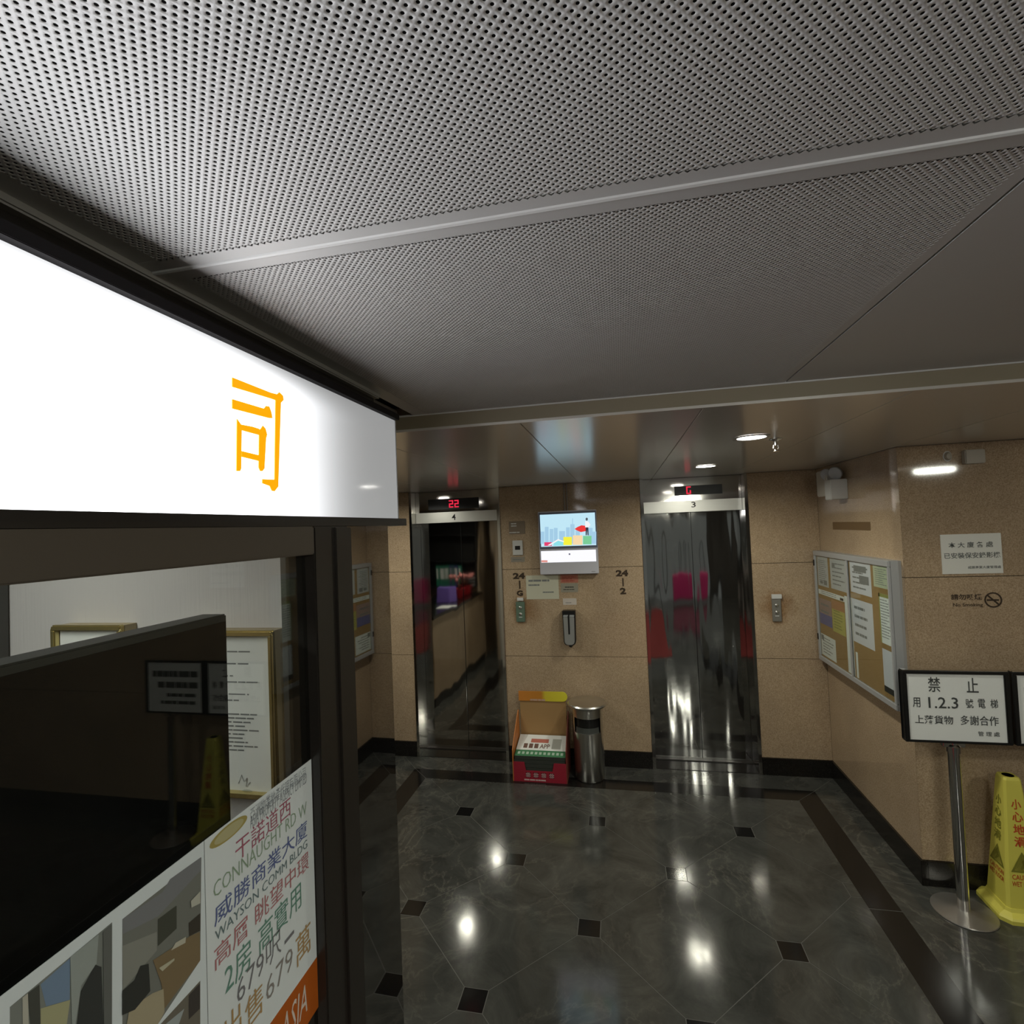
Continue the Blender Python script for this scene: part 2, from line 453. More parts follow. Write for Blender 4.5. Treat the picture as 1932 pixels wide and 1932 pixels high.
# outer shell behind and beside the camera
TANW = mat('tan_wall_paint', (.33, .25, .17), .35)
DARKW = mat('dark_wall_panel', (.06, .055, .05), .5)
struct(B(4.0, 4.15, -5, YC+.2, 0, 2.6).build('wall_far_right', TANW))
struct(B(-3.75, -3.6, -5, 4.9, 0, 2.6).build('wall_left', DARKW))
wre = MB().box(-3.6, -.6, -5.15, -5, 0, 2.6).box(2.4, 4.0, -5.15, -5, 0, 2.6).box(-.6, 2.4, -5.15, -5, 2.2, 2.6)
struct(wre.build('wall_rear', DARKW))

# ------------------------------------------------------------------ lifts
SEG = {'2': 'abged', 'G': 'afedc'}
def digits(s, pl, r, m_, parent):
    n = len(s); u0, u1, w0, w1 = r; wd = (u1-u0)/n; mb = MB(); t = (w1-w0)*.17
    for k, ch in enumerate(s):
        a0 = u0+k*wd+wd*.1; a1 = u0+(k+1)*wd-wd*.1; mid = (w0+w1)/2
        S = {'a': (a0, a1, w1-t, w1), 'b': (a1-t, a1, mid, w1), 'c': (a1-t, a1, w0, mid), 'd': (a0, a1, w0, w0+t),
             'e': (a0, a0+t, w0, mid), 'f': (a0, a0+t, mid, w1), 'g': (a0, a1, mid-t/2, mid+t/2)}
        for q in SEG[ch]: mb.poly(rect_pts(pl, *S[q]))
    return mb.build('glowing_digits', m_, parent)
REDLED = glow('red_led', (1.0, .03, .08), .75)
for n, (a, b_) in enumerate(LIFTS):
    dr = struct(B(a+.026, b_-.026, YD+.012, YD+.045, .012, 2.12).build('door_%d' % (n+1), BLACKP))
    c = (a+b_)/2
    for s0, s1 in ((a+.026, c-.0025), (c+.0025, b_-.026)):
        B(s0, s1, YD, YD+.011, .012, 2.12).build('door_panel', DOORST2 if n else DOORST, dr, bevel=.0015)
    for s0, s1 in ((a, a+.025), (b_-.025, b_)):
        B(s0, s1, YW-.012, YD+.04, 0, ZS-.001).build('jamb', JAMBST, dr, bevel=.003)
    tr = B(a+.026, b_-.026, 4.50, YD-.004, 2.075, ZS-.002).build('transom', JAMBST, dr, bevel=.002)
    B(a+.026, b_-.026, YW+.0, YD+.02, -.003, .004).build('sill_stone', BLACKST, dr)
    B(a+.026, b_-.026, YD-.035, YD+.03, .004, .011).build('sill_track', BRONZE, dr)
    lt = B(a+.026, b_-.026, 4.494, 4.4999, 2.073, 2.168).build('lintel', mat('lintel_steel', (.72, .71, .66), .33, .75), dr, bevel=.001)
    pl = ('Y', 4.4995); pn = ('Y', 4.4935)
    if n == 0:
        text_fit('4', pn, rect_uv(pn, (852, 970), (860, 981)), INK, lt, bold=.01)
        dsp = sheet('indicator_panel', pl, rect_uv(pl, (808, 943), (904, 958)), BLACKP, tr, .004)
        digits('22', ('Y', 4.4945), rect_uv(pl, (846, 944), (867, 957)), REDLED, dr)
    else:
        text_fit('3', pn, rect_uv(pn, (1304, 947), (1313, 957)), INK, lt, bold=.01)
        dsp = sheet('indicator_panel', pl, rect_uv(pl, (1272, 918), (1363, 931)), BLACKP, tr, .004)
        digits('G', ('Y', 4.4945), rect_uv(pl, (1293, 918), (1305, 932)), REDLED, dr)

# ------------------------------------------------------------------ ceilings
ceil = struct(B(-3.6, 4.0, -5, YS+.05, 2.45, 2.62).build('ceiling', CEILB))
def perforated(name, x0, x1, y0, y1):
    """one sheet metal panel, every hole cut through, 3 mm deep rims"""
    ax, ay, R = .0051, .0052, .00185
    ou = -.3399; ov = .3338
    js = np.arange(math.ceil((y0-ov)/ay), math.floor((y1-ov)/ay)+1)
    pts = []
    for j in js:
        off = ou+(j % 2)*ax
        i = np.arange(math.ceil((x0+ax-off)/(2*ax)), math.floor((x1-ax-off)/(2*ax))+1)
        pts.append(np.stack([off+i*2*ax, np.full(len(i), ov+j*ay)], 1))
    C = np.concatenate(pts); n = len(C)
    ang = np.arange(8)*math.pi/4
    outer = np.array([(ax, 0), (ax/2, ay/2), (0, ay), (-ax/2, ay/2), (-ax, 0), (-ax/2, -ay/2), (0, -ay), (ax/2, -ay/2)])
    inner = np.stack([R*np.cos(ang), R*np.sin(ang)], 1)
    V = np.zeros((n, 24, 3))
    V[:, :8, :2] = C[:, None]+outer; V[:, 8:16, :2] = C[:, None]+inner; V[:, 16:, :2] = C[:, None]+inner*1.0
    V[:, :16, 2] = ZC; V[:, 16:, 2] = ZC+.0005
    fq = []
    for k in range(8):
        l = (k+1) % 8
        fq.append((k, 8+k, 8+l, l)); fq.append((8+k, 16+k, 16+l, 8+l))
    fq = np.array(fq); F = (np.arange(n)*24)[:, None, None]+fq
    org = WORLD['ceiling']
    V -= np.array(org)
    me = bpy.data.meshes.new(name)
    nv = n*24; nf = n*16
    me.vertices.add(nv); me.vertices.foreach_set('co', V.reshape(-1))
    me.loops.add(nf*4); me.loops.foreach_set('vertex_index', F.reshape(-1).astype(np.int32))
    me.polygons.add(nf); me.polygons.foreach_set('loop_start', np.arange(nf, dtype=np.int32)*4)
    me.update(calc_edges=True); me.validate()
    me.materials.append(CEILM)
    o = bpy.data.objects.new(name, me); COL.objects.link(o); o.parent = ceil
    # plain edge strips around the perforated field
    return o
XJ = .522
def framed(x0, x1, y0, y1, hx0, hx1, hy0, hy1):
    perforated('perforated_panel', hx0, hx1, hy0, hy1)
    e = .006
    mb = MB().box(x0, x1, y0, hy0+e-.0055, ZC, ZC+.004).box(x0, x1, hy1-e+.0055, y1, ZC, ZC+.004)
    mb.box(x0, hx0+e, hy0, hy1, ZC+.0002, ZC+.0042).box(hx1-e, x1, hy0, hy1, ZC+.0002, ZC+.0042)
    mb.build('panel_edge', CEILM, ceil)
framed(-.70, XJ-.003, -.12, .6635, -.655, .502, -.10, .636)
framed(-.70, XJ-.003, .6705, YS-.004, -.655, .502, .694, 1.712)
for x0, x1, y0, y1 in ((XJ+.002, 1.72, -.12, YS-.004), (1.725, 2.92, -.12, YS-.004), (2.925, 4.0, -.12, YS-.004), (-.70, XJ-.002, -1.6, -.124), (XJ+.002, 1.72, -1.6, -.124), (1.725, 4.0, -1.6, -.124),
                       (-.70, XJ, -5, -1.604), (XJ+.002, 1.72, -5, -1.604), (1.725, 4, -5, -1.604), (-3.6, -1.9, -5, YS-.004), (-1.9, -.76, 1.44, YS-.004)):
    B(x0, x1, y0, y1, ZC, ZC+.02).build('ceiling_panel', CEILM, ceil)
MB().prismA([(.660, ZC+.002), (.6622, ZC-.0022), (.6655, ZC-.0035), (.6688, ZC-.0022), (.671, ZC+.002)], 'x', -.70, 4.0).build('ceiling_rib', RIBM, ceil, smooth=True)
B(-.745, -.685, -2.0, 1.44, ZC-.012, ZC+.01).build('edge_trim', mat('edge_trim_paint', (.30, .29, .27), .5), ceil, bevel=.003)
sof = struct(B(-3.6, 4.0, YS+.012, 4.6, ZS+.012, 2.62).build('soffit', JOINT))
for k in range(-6, 7):
    x0 = max(-3.6, .28+.6*k); x1 = min(4.0, .28+.6*(k+1))
    if x1-x0 > .05: B(x0+.0012, x1-.0012, YS+.004, YW+.1, ZS, ZS+.0115).build('soffit_panel', SOFFIT, sof, bevel=.0015)
B(-3.6, 4.0, YS, YS+.011, ZS+.006, ZC+.03).build('fascia_board', FASC, sof)
B(-3.6, 4.0, YS-.003, YS, ZC-.004, ZC+.003).build('fascia_trim', RIBM, sof)
B(-3.6, 4.0, YS-.002, YS+.012, ZS-.003, ZS+.006).build('fascia_lip', SOFFIT, sof)

# ------------------------------------------------------------------ recessed downlights
LAMP = glow('downlight_disc', (1.0, .97, .90), 22.0)
def downlight(x, y, label):
    t = thing('downlight', (x, y, ZS), label, 'ceiling light', 'recessed downlights in the soffit')
    MB().lathe([(.060, -.001), (.075, -.001), (.077, -.004), (.070, -.007), (.060, -.005), (.060, -.001)], (x, y, ZS), 40, cap=False).build('trim_ring', PLASTIC, t, smooth=True)
    MB().lathe([(.0, -.0035), (.060, -.0035)], (x, y, ZS), 40).build('lamp_disc', LAMP, t)
    l = bpy.data.lights.new('downlight_lamp', 'AREA'); l.shape = 'DISK'; l.size = .12; l.energy = DOWNLIGHT_W
    l.color = (.97, .965, .84); l.spread = math.radians(165)
    lo = bpy.data.objects.new('downlight_lamp', l); COL.objects.link(lo); lo.parent = t; lo.location = (0, 0, -.008)
downlight(.590, 2.46, 'round recessed downlight beside the sprinkler head on the soffit')
downlight(.578, 3.63, 'bright round recessed downlight between the sprinkler and the lift wall')
downlight(-1.85, 3.64, 'round recessed downlight in front of the lift whose indicator shows 22')
downlight(-1.80, 2.42, 'round recessed downlight over the reception counter')
sp = onZ(1463, 828, ZS)
t = thing('sprinkler', (sp.x, sp.y, ZS), 'small chrome sprinkler head hanging from the soffit next to a downlight', 'sprinkler')
MB().lathe([(.03, -.0005), (.03, -.003), (.014, -.008), (.008, -.012), (.008, -.03)], sp, 20).build('escutcheon', CHROME, t, smooth=True)
MB().tube([sp+Vector((-.009, 0, -.028)), sp+Vector((-.011, 0, -.042)), sp+Vector((0, 0, -.056))], .002, 6).tube([sp+Vector((.009, 0, -.028)), sp+Vector((.011, 0, -.042)), sp+Vector((0, 0, -.056))], .002, 6).build('yoke', CHROME, t)
MB().lathe([(.0, -.060), (.019, -.059), (.019, -.056), (.0, -.055)], sp, 16).build('deflector', CHROME, t)

# ------------------------------------------------------------------ shop: window, walls, fascia
w1 = struct(B(-.49, XG+.0155, .69, .789, .0, 2.014).build('window_1', BRONZE, bevel=.002))
B(XG+.014, XG+.020, .742, .789, 0, 2.012).build('frame_cover', BRONZE, w1, bevel=.001)
B(-.49, XG+.0155, -1.2, .6895, 1.973, 2.014).build('frame_head', BRONZE2, w1, bevel=.0015)
B(-.49, XG+.0155, -1.2, .6895, .90, .95).build('frame_sill', BRONZE, w1)
B(-.49, XG+.0155, -.62, -.55, .95, 1.9725).build('mullion', BRONZE, w1)
B(XG-.007, XG-.001, -.55, .69, .95, 1.973).build('pane', PANE, w1)
B(XG-.007, XG-.001, -1.2, -.62, .95, 1.973).build('pane', PANE, w1)
B(-.485, XG, -1.2, .69, 0, .90).build('lower_panel', BRONZE, w1)
struct(MB().prism([(-.545, .7895), (-.4455, .7895), (-.4436, .946), (-.545, .946)], 0, 2.014).build('wall_shop_pilaster', DARKGL))
we = struct(B(-1.85, -.73, 1.0, 1.43, 0, ZC).build('wall_shop_end', mat('pale_panel', (.45, .43, .38), .35)))
B(-1.85, -.70, .993, .9999, 0, 2.3).build('wallpaper', WALLP, we)
struct(B(-.674, -.5455, .935, .9925, 0, 2.014).build('wall_shop_jamb', mat('grey_jamb', (.05, .05, .045), .4)))
struct(B(-1.9, -1.851, -2.0, 1.43, 0, ZC).build('wall_shop_left', TANW))
struct(B(-1.85, -.49, -2.0, -1.95, 0, ZC).build('wall_shop_rear', WALLP))
B(-1.85, -.4905, -1.25, -1.2001, 0, 2.014).build('shop_partition', DARKW, we)
struct(B(-.76, -.702, -2.0, 1.43, 2.02, ZC-.001).build('wall_shop_fascia', BRONZE))
struct(B(-.72, -.441, -2.0, .946, 2.0145, 2.0195).build('trim_1', BRONZE))
B(-1.85, -.7605, -1.2, .99, 2.30, 2.32).build('shop_ceiling', WALLP, we)
# fluorescent tube fitting in the shop
tf = thing('tube_fitting', (-1.2, .1, 2.30), 'white fluorescent tube fitting on the ceiling inside the shop', 'ceiling light')
B(-1.25, -1.15, -.5, .7, 2.27, 2.2995).build('housing', PLASTIC, tf, bevel=.004)
MB().tube([(-1.2, -.48, 2.255), (-1.2, .68, 2.255)], .013, 12).build('tube', glow('tube_glow', (1, .98, .93), 6), tf)
l = bpy.data.lights.new('tube_lamp', 'AREA'); l.shape = 'RECTANGLE'; l.size = .1; l.size_y = 1.1; l.energy = SHOP_W; l.color = (.98, .98, .90)
lo = bpy.data.objects.new('tube_lamp', l); COL.objects.link(lo); lo.parent = tf; lo.location = (0, 0, -.062)

# ------------------------------------------------------------------ backlit sign over the shop window
XS = -.635
sg = thing('sign_lightbox', (-.66, .2, 2.017), 'long white backlit sign box with an orange character above the shop window', 'sign')
B(-.7015, XS-.0045, -1.5, 1.424, 2.0405, 2.3305).build('housing', mat('sign_housing_white', (.6, .62, .62), .4), sg)
FACE = mat('sign_acrylic', (.50, .53, .53), .08)
N, L, b = nodes(FACE); g = N.new('ShaderNodeNewGeometry'); sx = N.new('ShaderNodeSeparateXYZ'); L.new(g.outputs['Position'], sx.inputs[0])
mr = N.new('ShaderNodeMapRange'); mr.interpolation_type = 'SMOOTHERSTEP'; mr.inputs[1].default_value = 1.46; mr.inputs[2].default_value = .50; L.new(sx.outputs['Y'], mr.inputs[0])
mr2 = N.new('ShaderNodeMapRange'); mr2.interpolation_type = 'SMOOTHSTEP'; mr2.inputs[1].default_value = 2.332; mr2.inputs[2].default_value = 2.27; mr2.inputs[3].default_value = .12; L.new(sx.outputs['Z'], mr2.inputs[0])
mu = N.new('ShaderNodeMath'); mu.operation = 'MULTIPLY'; pw = N.new('ShaderNodeMath'); pw.operation = 'POWER'; pw.inputs[1].default_value = 2.3; L.new(mr.outputs[0], pw.inputs[0]); L.new(pw.outputs[0], mu.inputs[0]); L.new(mr2.outputs[0], mu.inputs[1])
mm = N.new('ShaderNodeMath'); mm.operation = 'MULTIPLY_ADD'; mm.inputs[1].default_value = SIGN_STRENGTH; mm.inputs[2].default_value = .24; L.new(mu.outputs[0], mm.inputs[0])
b.inputs['Emission Color'].default_value = (.96, .97, 1.0, 1); L.new(mm.outputs[0], b.inputs['Emission Strength'])
B(XS-.0045, XS, -1.5, 1.4245, 2.0405, 2.3305).build('lit_face', FACE, sg)
B(-.7015, XS+.014, -1.5, 1.428, 2.331, 2.348).build('top_trim', mat('sign_trim_dark', (.010, .008, .009), .6, spec=.15), sg, bevel=.001)
B(-.7015, XS+.022, -1.5, 1.436, 2.0195, 2.040).build('bottom_trim', BRONZE, sg, bevel=.001)
B(-.7015, XS+.002, 1.4247, 1.4275, 2.0405, 2.3305).build('end_edge', ALU, sg)
ORANGE = mat('sign_orange', (.8, .28, .0), .4, emit=(1.0, .34, .0), estr=1.0)
pl = ('L', XS+.0012)
# the character is drawn stroke by stroke, as cut vinyl on the face
strokes = [[(437, 712), (437, 730), (510, 752), (519, 755), (517, 905), (494, 904), (494, 912), (508, 917), (512, 926), (517, 927), (524, 918), (529, 760), (534, 755), (533, 747), (526, 740), (522, 744), (510, 741)],
           [(437, 753), (437, 771), (507, 789), (513, 789), (511, 778), (507, 767), (501, 766), (497, 771)]]
mb = MB()
def extr(pts, pl, th):
    a = [plane_pt(pl, *p) for p in pts]; n = Vector((th, 0, 0)); k = len(mb.v)
    mb.v += [tuple(p) for p in a]+[tuple(p+n) for p in a]; c = len(a)
    mb.f.append(tuple(k+c+i for i in range(c)))
    for i in range(c): j = (i+1) % c; mb.f.append((k+i, k+j, k+c+j, k+c+i))
for s in strokes: extr(s, pl, .0015)
for s in ([(446, 790), (445, 889), (452, 889), (454, 884), (455, 803), (451, 797)],
          [(454, 801), (455, 812), (488, 821), (488, 809), (475, 805)],
          [(488, 811), (487, 882), (490, 889), (494, 889), (498, 884), (501, 827), (503, 820), (500, 809), (495, 803), (491, 809)],
          [(455, 851), (455, 862), (488, 870), (488, 859)]): extr(s, pl, .0015)
mb.build('lettering', ORANGE, sg)

# ------------------------------------------------------------------ things in the shop
XT = -.56
tv = thing('television', (-.58, .15, .95), 'large black flat screen television behind the shop window glass', 'television')
tvr = onX(428, 1158, XT)
B(-.60, XT, -.45, tvr.y, 1.30, tvr.z).build('casing', mat('tv_casing', (.035, .038, .036), .4), tv, bevel=.002)
B(XT, XT+.0015, -.435, tvr.y-.004, 1.315, tvr.z-.010).build('screen', SCREEN, tv)
B(-.62, -.585, .05, .15, .96, 1.31).build('stand_post', BLACKP, tv)
B(-.70, -.50, -.1, .3, .95, .962).build('stand_base', BLACKP, tv, bevel=.003)
cnt = tag(B(-.78, -.495, -1.19, .98, 0, .949).build('window_shelf', mat('shelf_laminate', (.3, .27, .22), .5), bevel=.003), 'low laminate shelf below the television inside the shop window', 'shelf')
tag(B(-1.84, -1.455, .60, .992, 0, 2.2).build('tall_cabinet', mat('dark_cabinet', (.055, .057, .055), .45), bevel=.004), 'dark grey tall cabinet beside the framed certificate in the shop', 'cabinet')
def certificate(x0, x1, z0, z1, label, seed):
    random.seed(seed)
    t = thing('certificate_frame', ((x0+x1)/2, .993, z0), label, 'picture frame')
    fy0, fy1, w = .955, .9925, .011
    mb = MB()
    for a in ((x0, x1, z1-w, z1), (x0, x1, z0, z0+w), (x0, x0+w, z0+w, z1-w), (x1-w, x1, z0+w, z1-w)): mb.box(a[0], a[1], fy0-.006, fy0+.008, a[2], a[3])
    mb.build('gilt_moulding', GOLD, t, bevel=.003)
    MB().box(x0+.003, x1-.002, fy0+.008, fy1, z0+.002, z1-.002).build('frame_side', WOODF, t)
    p = ('Y', fy0+.0078)
    sheet('paper', p, (x0+w, x1-w, z0+w, z1-w), PAPER, t, .0005)
    q = ('Y', fy0+.0068); m_ = .02
    print_lines(q, (x0+w+m_, x1-w-m_, z0+(z1-z0)*.55, z1-w-.03), 9, t, ragged=.7, fill=.22)
    print_lines(q, (x0+w+m_, x1-w-m_, z0+(z1-z0)*.26, z0+(z1-z0)*.5), 10, t, ragged=.3, fill=.35)
    return t
a = onY(95, 1180, .95); c = onY(226, 1180, .95)
certificate(a.x, c.x, a.z-.33, a.z, 'gilt framed certificate half hidden behind the television, beside the tall cabinet', 3)
c = onY(512, 1190, .95); d = onY(500, 1511, .95)
ct = certificate(c.x-.225, c.x, d.z, c.z, 'gilt framed signed certificate beside the far window post of the shop', 4)
q = ('Y', .955+.0066); stamp = MB(); cz = onY(462, 1488, .955)
stamp.poly([Vector((cz.x+.016*math.cos(t_*.4), q[1], cz.z-.012+.007*math.sin(t_*.4))) for t_ in range(16)]); stamp.build('seal', mat('pale_seal', (.4, .44, .41), .8), ct)
sgn = MB().tube([onY(450, 1478, .9612), onY(456, 1462, .9612), onY(460, 1474, .9612), onY(466, 1468, .9612), onY(464, 1484, .9612), onY(472, 1476, .9612)], .0006, 5); sgn.build('signature', INKG, ct)

# flyers on the glass
PF = ('L', XG+.0002)
tr_ = uv_of(PF, plane_pt(PF, 592, 1428)); tl_ = uv_of(PF, plane_pt(PF, 386, 1634))
u1, zt = .6885, tr_[1]; u0 = tl_[0]
fly = sheet('property_flyer', PF, (u0, u1, zt-.30, zt), mat('flyer_paper', (.70, .76, .77), .55), None, .0006)
tag(fly, 'colourful property flyer with an orange band taped to the shop glass by the window post', 'flyer')
QF = ('L', XG+.0014)
def ftext(s, tl, br, m_, bold=0.0, shear=0.0): return text_fit(s, QF, rect_uv(QF, tl, br), m_, fly, bold=bold, shear=shear)
fm = lambda n, c: mat('flyer_'+n, c, .7)
ftext('干諾道西', (444, 1587), (549, 1537), fm('crimson', (.36, .10, .15)), -.004)
ftext('CONNAUGHT RD W', (403, 1667), (579, 1534), fm('green', (.24, .34, .23)), -.012)
ftext('威勝商業大廈', (404, 1710), (580, 1576), fm('blue', (.10, .13, .30)), 0)
ftext('WAYSON COMM BLDG', (406, 1758), (580, 1598), fm('slate', (.13, .19, .20)), -.004)
ftext('高層 眺望中環', (404, 1790), (583, 1637), fm('rose', (.42, .16, .17)), -.002)
ftext('2房 高實用', (424, 1820), (569, 1709), fm('teal', (.12, .26, .20)), -.002)
ftext('679呎', (447, 1848), (531, 1795), fm('grey', (.17, .17, .18)), -.008)
ftext('一', (537, 1776), (555, 1760), fm('grey', (.2, .2, .2)), -.01)
ftext('679', (502, 1848), (553, 1824), fm('grey2', (.24, .22, .2)), -.01)
ftext('萬', (558, 1770), (587, 1790), fm('ochre', (.40, .26, .11)), 0)
ftext('售', (462, 1890), (497, 1906), fm('ochre', (.40, .26, .11)), 0)
ftext('出', (422, 1925), (456, 1944), fm('ochre', (.40, .26, .11)), 0)
ftext('亞洲物業地產代理有限公司', (472, 1526), (577, 1468), fm('hdr', (.28, .31, .34)), -.01)
ftext('ASIA PROPERTY AGENCY LIMITED', (472, 1541), (579, 1476), fm('hdr', (.28, .31, .34)), -.01)
zb1 = plane_pt(QF, 605, 1796).z; zb0 = plane_pt(QF, 602, 1898).z
band = sheet('orange_band', ('L', XG+.0008), (u0, u1, zb0, zb1), mat('flyer_orange', (.42, .095, .006), .5), fly, .0004)
r_ = rect_uv(QF, (543, 1905), (580, 1906)); r_ = (r_[1]-(r_[1]-r_[0])*1.38, r_[1], r_[2], r_[2]+abs(r_[3]-r_[2]))
text_fit('ASIA', QF, r_, mat('flyer_white_ink', (.62, .55, .48), .6), fly, bold=.0, shear=.25)
e0 = uv_of(QF, plane_pt(QF, 396, 1602)); e1 = uv_of(QF, plane_pt(QF, 467, 1538))
for k, (f_, m_) in enumerate(((1.0, fm('gold', (.36, .30, .09))), (.78, fm('gold_light', (.44, .41, .22))))):
    cx, cz_ = (e0[0]+e1[0])/2, (e0[1]+e1[1])/2; pq = ('L', XG+.0011+.0002*k)
    MB().poly([pt_of(pq, cx+f_*(e1[0]-e0[0])/2*math.cos(a_*.2618), cz_+f_*.0085*math.sin(a_*.2618)) for a_ in range(24)]).build('gold_oval', m_, fly)
# photo sheet beside the flyer
zt2 = zt
ph = sheet('photo_sheet', PF, (.05, u0-.001, zt2-.30, zt2), mat('photo_sheet_paper', (.68, .75, .77), .5), None, .0006)
tag(ph, 'white sheet of interior photos taped to the shop glass beside the property flyer', 'flyer')
fcol = lambda n, c: mat('photo_'+n, c, .6)
def photo(polys, name):
    base = None
    for k, (c, pts) in enumerate(polys):
        pq = ('L', XG+.0009+.00012*k)
        o = MB().poly(px_poly(pts, pq)).build(name if k == 0 else 'photo_area', fcol('%s_%d' % (name, k), c), ph if k == 0 else base)
        if k == 0: base = o
Zc = lambda x, y: (x/4.83, 1580+y/4.83)
P_ = lambda *q: [Zc(*p) for p in q]
photo([((.17, .18, .16), P_((1115, 745), (1115, 1870), (1440, 1700), (1825, 1120), (1835, 180))),
       ((.19, .20, .21), P_((1115, 745), (1480, 500), (1550, 380), (1830, 180), (1830, 300), (1440, 720), (1120, 880))),
       ((.24, .25, .22), P_((1115, 990), (1430, 860), (1430, 1030), (1120, 1390))),
       ((.055, .06, .045), P_((1440, 745), (1610, 620), (1610, 830), (1440, 990))),
       ((.045, .04, .03), P_((1720, 780), (1825, 690), (1825, 850), (1725, 900))),
       ((.20, .15, .08), P_((1395, 1120), (1730, 900), (1820, 860), (1825, 1120), (1500, 1560), (1470, 1330))),
       ((.37, .33, .22), P_((1130, 1850), (1180, 1560), (1390, 1420), (1490, 1380), (1500, 1590), (1440, 1700))),
       ((.03, .034, .03), P_((1115, 1400), (1230, 1300), (1280, 1170), (1355, 1150), (1370, 1400), (1230, 1570), (1115, 1620))),
       ((.48, .47, .38), P_((1560, 1030), (1600, 960), (1695, 905), (1690, 960))),
       ((.45, .44, .32), P_((1450, 1190), (1590, 1100), (1590, 1120), (1480, 1220))),
       ((.46, .47, .40), P_((1740, 580), (1825, 490), (1825, 600), (1745, 640)))], 'room_photo')
photo([((.20, .22, .20), P_((90, 1545), (90, 2100), (1020, 1900), (1022, 772))),
       ((.17, .25, .36), P_((370, 1340), (640, 1100), (635, 1480), (420, 1540))),
       ((.38, .38, .22), P_((370, 1560), (640, 1480), (580, 1900), (370, 1900))),
       ((.45, .45, .38), P_((205, 1460), (255, 1420), (270, 2000), (210, 2000))),
       ((.06, .065, .055), P_((255, 1420), (360, 1340), (370, 1700), (280, 1750))),
       ((.30, .34, .32), P_((640, 1090), (900, 880), (880, 1150), (740, 1350), (660, 1900))),
       ((.035, .04, .038), P_((870, 1160), (925, 1180), (950, 1900), (680, 1900), (740, 1400))),
       ((.12, .13, .12), P_((940, 860), (1020, 790), (1020, 1900), (950, 1900)))], 'window_photo')
photo([((.15, .14, .11), P_((1825, 1305), (1825, 2100), (1380, 2000), (1400, 1770))),
       ((.33, .38, .38), P_((1440, 1760), (1680, 1560), (1560, 1900), (1400, 1900))),
       ((.05, .045, .04), P_((1720, 1440), (1822, 1330), (1822, 1560), (1720, 1660)))], 'desk_photo')

# ------------------------------------------------------------------ information display on the pillar
PD = ('Y', 4.362)
r = rect_uv(PD, (1014.5, 966), (1130, 1082))
dsp = thing('information_display', ((r[0]+r[1])/2, 4.40, r[2]), 'silver information display with a lit picture screen mounted between the two lifts', 'display')
B(r[0], r[1], 4.362, 4.405, r[2], r[3]).build('casing', mat('display_casing', (.60, .60, .66), .45), dsp, bevel=.004)
B(r[0]+.1, r[1]-.1, 4.405, YW, r[2]+.1, r[3]-.1).build('wall_bracket', BLACKP, dsp)
PS = ('Y', 4.3605)
su = rect_uv(PS, (1018.5, 971.5), (1125, 1028.5))
sheet('bezel', ('Y', 4.3622), rect_uv(PD, (1015.8, 968), (1127.5, 1033)), mat('slate_bezel', (.16, .18, .25), .4), dsp, .0006)
up = sheet('picture_screen', ('Y', 4.3616), su, glow('screen_sky', (.52, .78, .90), .95), dsp, .001)
lw = sheet('banner_screen', ('Y', 4.362), rect_uv(PS, (1020.5, 1040), (1125, 1059)), glow('screen_white', (.93, .93, 1.0), .98), dsp, .001)
def scr(pts, c, s=.9, name='picture_shape', parent=None, lv=0):
    MB().poly(px_poly(pts, ('Y', 4.3605-.0001*lv))).build(name, glow('scr_%.2f_%.2f_%.2f' % c, c, s), parent or up)
def sr(x0, y0, x1, y1, c, lv=0, s=.9): scr([(x0, y1), (x1, y1), (x1, y0), (x0, y0)], c, s, lv=lv)
for x0, x1, y0 in ((1020, 1027, 1003), (1028, 1035, 994), (1037, 1044, 998), (1045, 1052, 996), (1055, 1066, 1002), (1068, 1075, 995), (1076, 1084, 989), (1086, 1094, 1000), (1110, 1118, 996), (1118, 1125, 1003)):
    sr(x0, y0, x1, 1026, (.40, .66, .86), 0, .85)
sr(1079.5, 978, 1081, 990, (.40, .66, .86), 0, .85)
sr(1027, 1023, 1041, 1030, (.80, .05, .16), 1); scr([(1044, 1030), (1063, 1029), (1063, 1022), (1053, 1018), (1046, 1022)], (.28, .78, .84), lv=1)
sr(1063, 1013, 1079, 1028.5, (.95, .90, .05), 1); sr(1081, 1010, 1099, 1028, (.97, .72, .42), 1); sr(1100, 1011, 1116, 1027, (.20, .62, .32), 1)
scr([(1033, 1029), (1038, 1029), (1053, 1020), (1064, 1023), (1064, 1021), (1053, 1017)], (.95, .95, .95), lv=2)
scr([(1084, 998), (1090, 994), (1097, 991), (1105, 992), (1105, 1002), (1096, 1004), (1089, 1001)], (.85, .04, .04), lv=2)
scr([(1104, 983), (1110, 984), (1114, 990), (1111, 995), (1104, 995)], (.92, .93, .96), lv=3)
scr([(1105, 995), (1110, 995), (1110.5, 1010), (1108.5, 1010), (1107.8, 999), (1107, 1010), (1105, 1010)], (.08, .08, .14), .3, lv=3)
MB().poly([onY(1107+2.2*math.cos(k*.6283), 979.5+3*math.sin(k*.6283), 4.3602) for k in range(10)]).build('picture_shape', glow('scr_hair', (.2, .25, .3), .4), up)
scr([(1021.5, 1057), (1033, 1057), (1033, 1061), (1021.5, 1061)], (.85, .35, .30), .8, parent=lw)
scr([(1073, 1044), (1076, 1044), (1076, 1047), (1073, 1047)], (.3, .3, .4), .4, parent=lw)
print_lines(('Y', 4.361), rect_uv(PS, (1116, 1077.2), (1124, 1079)), 1, dsp, INKG, 'maker_mark')
c0 = onY(1068, 966, 4.408)
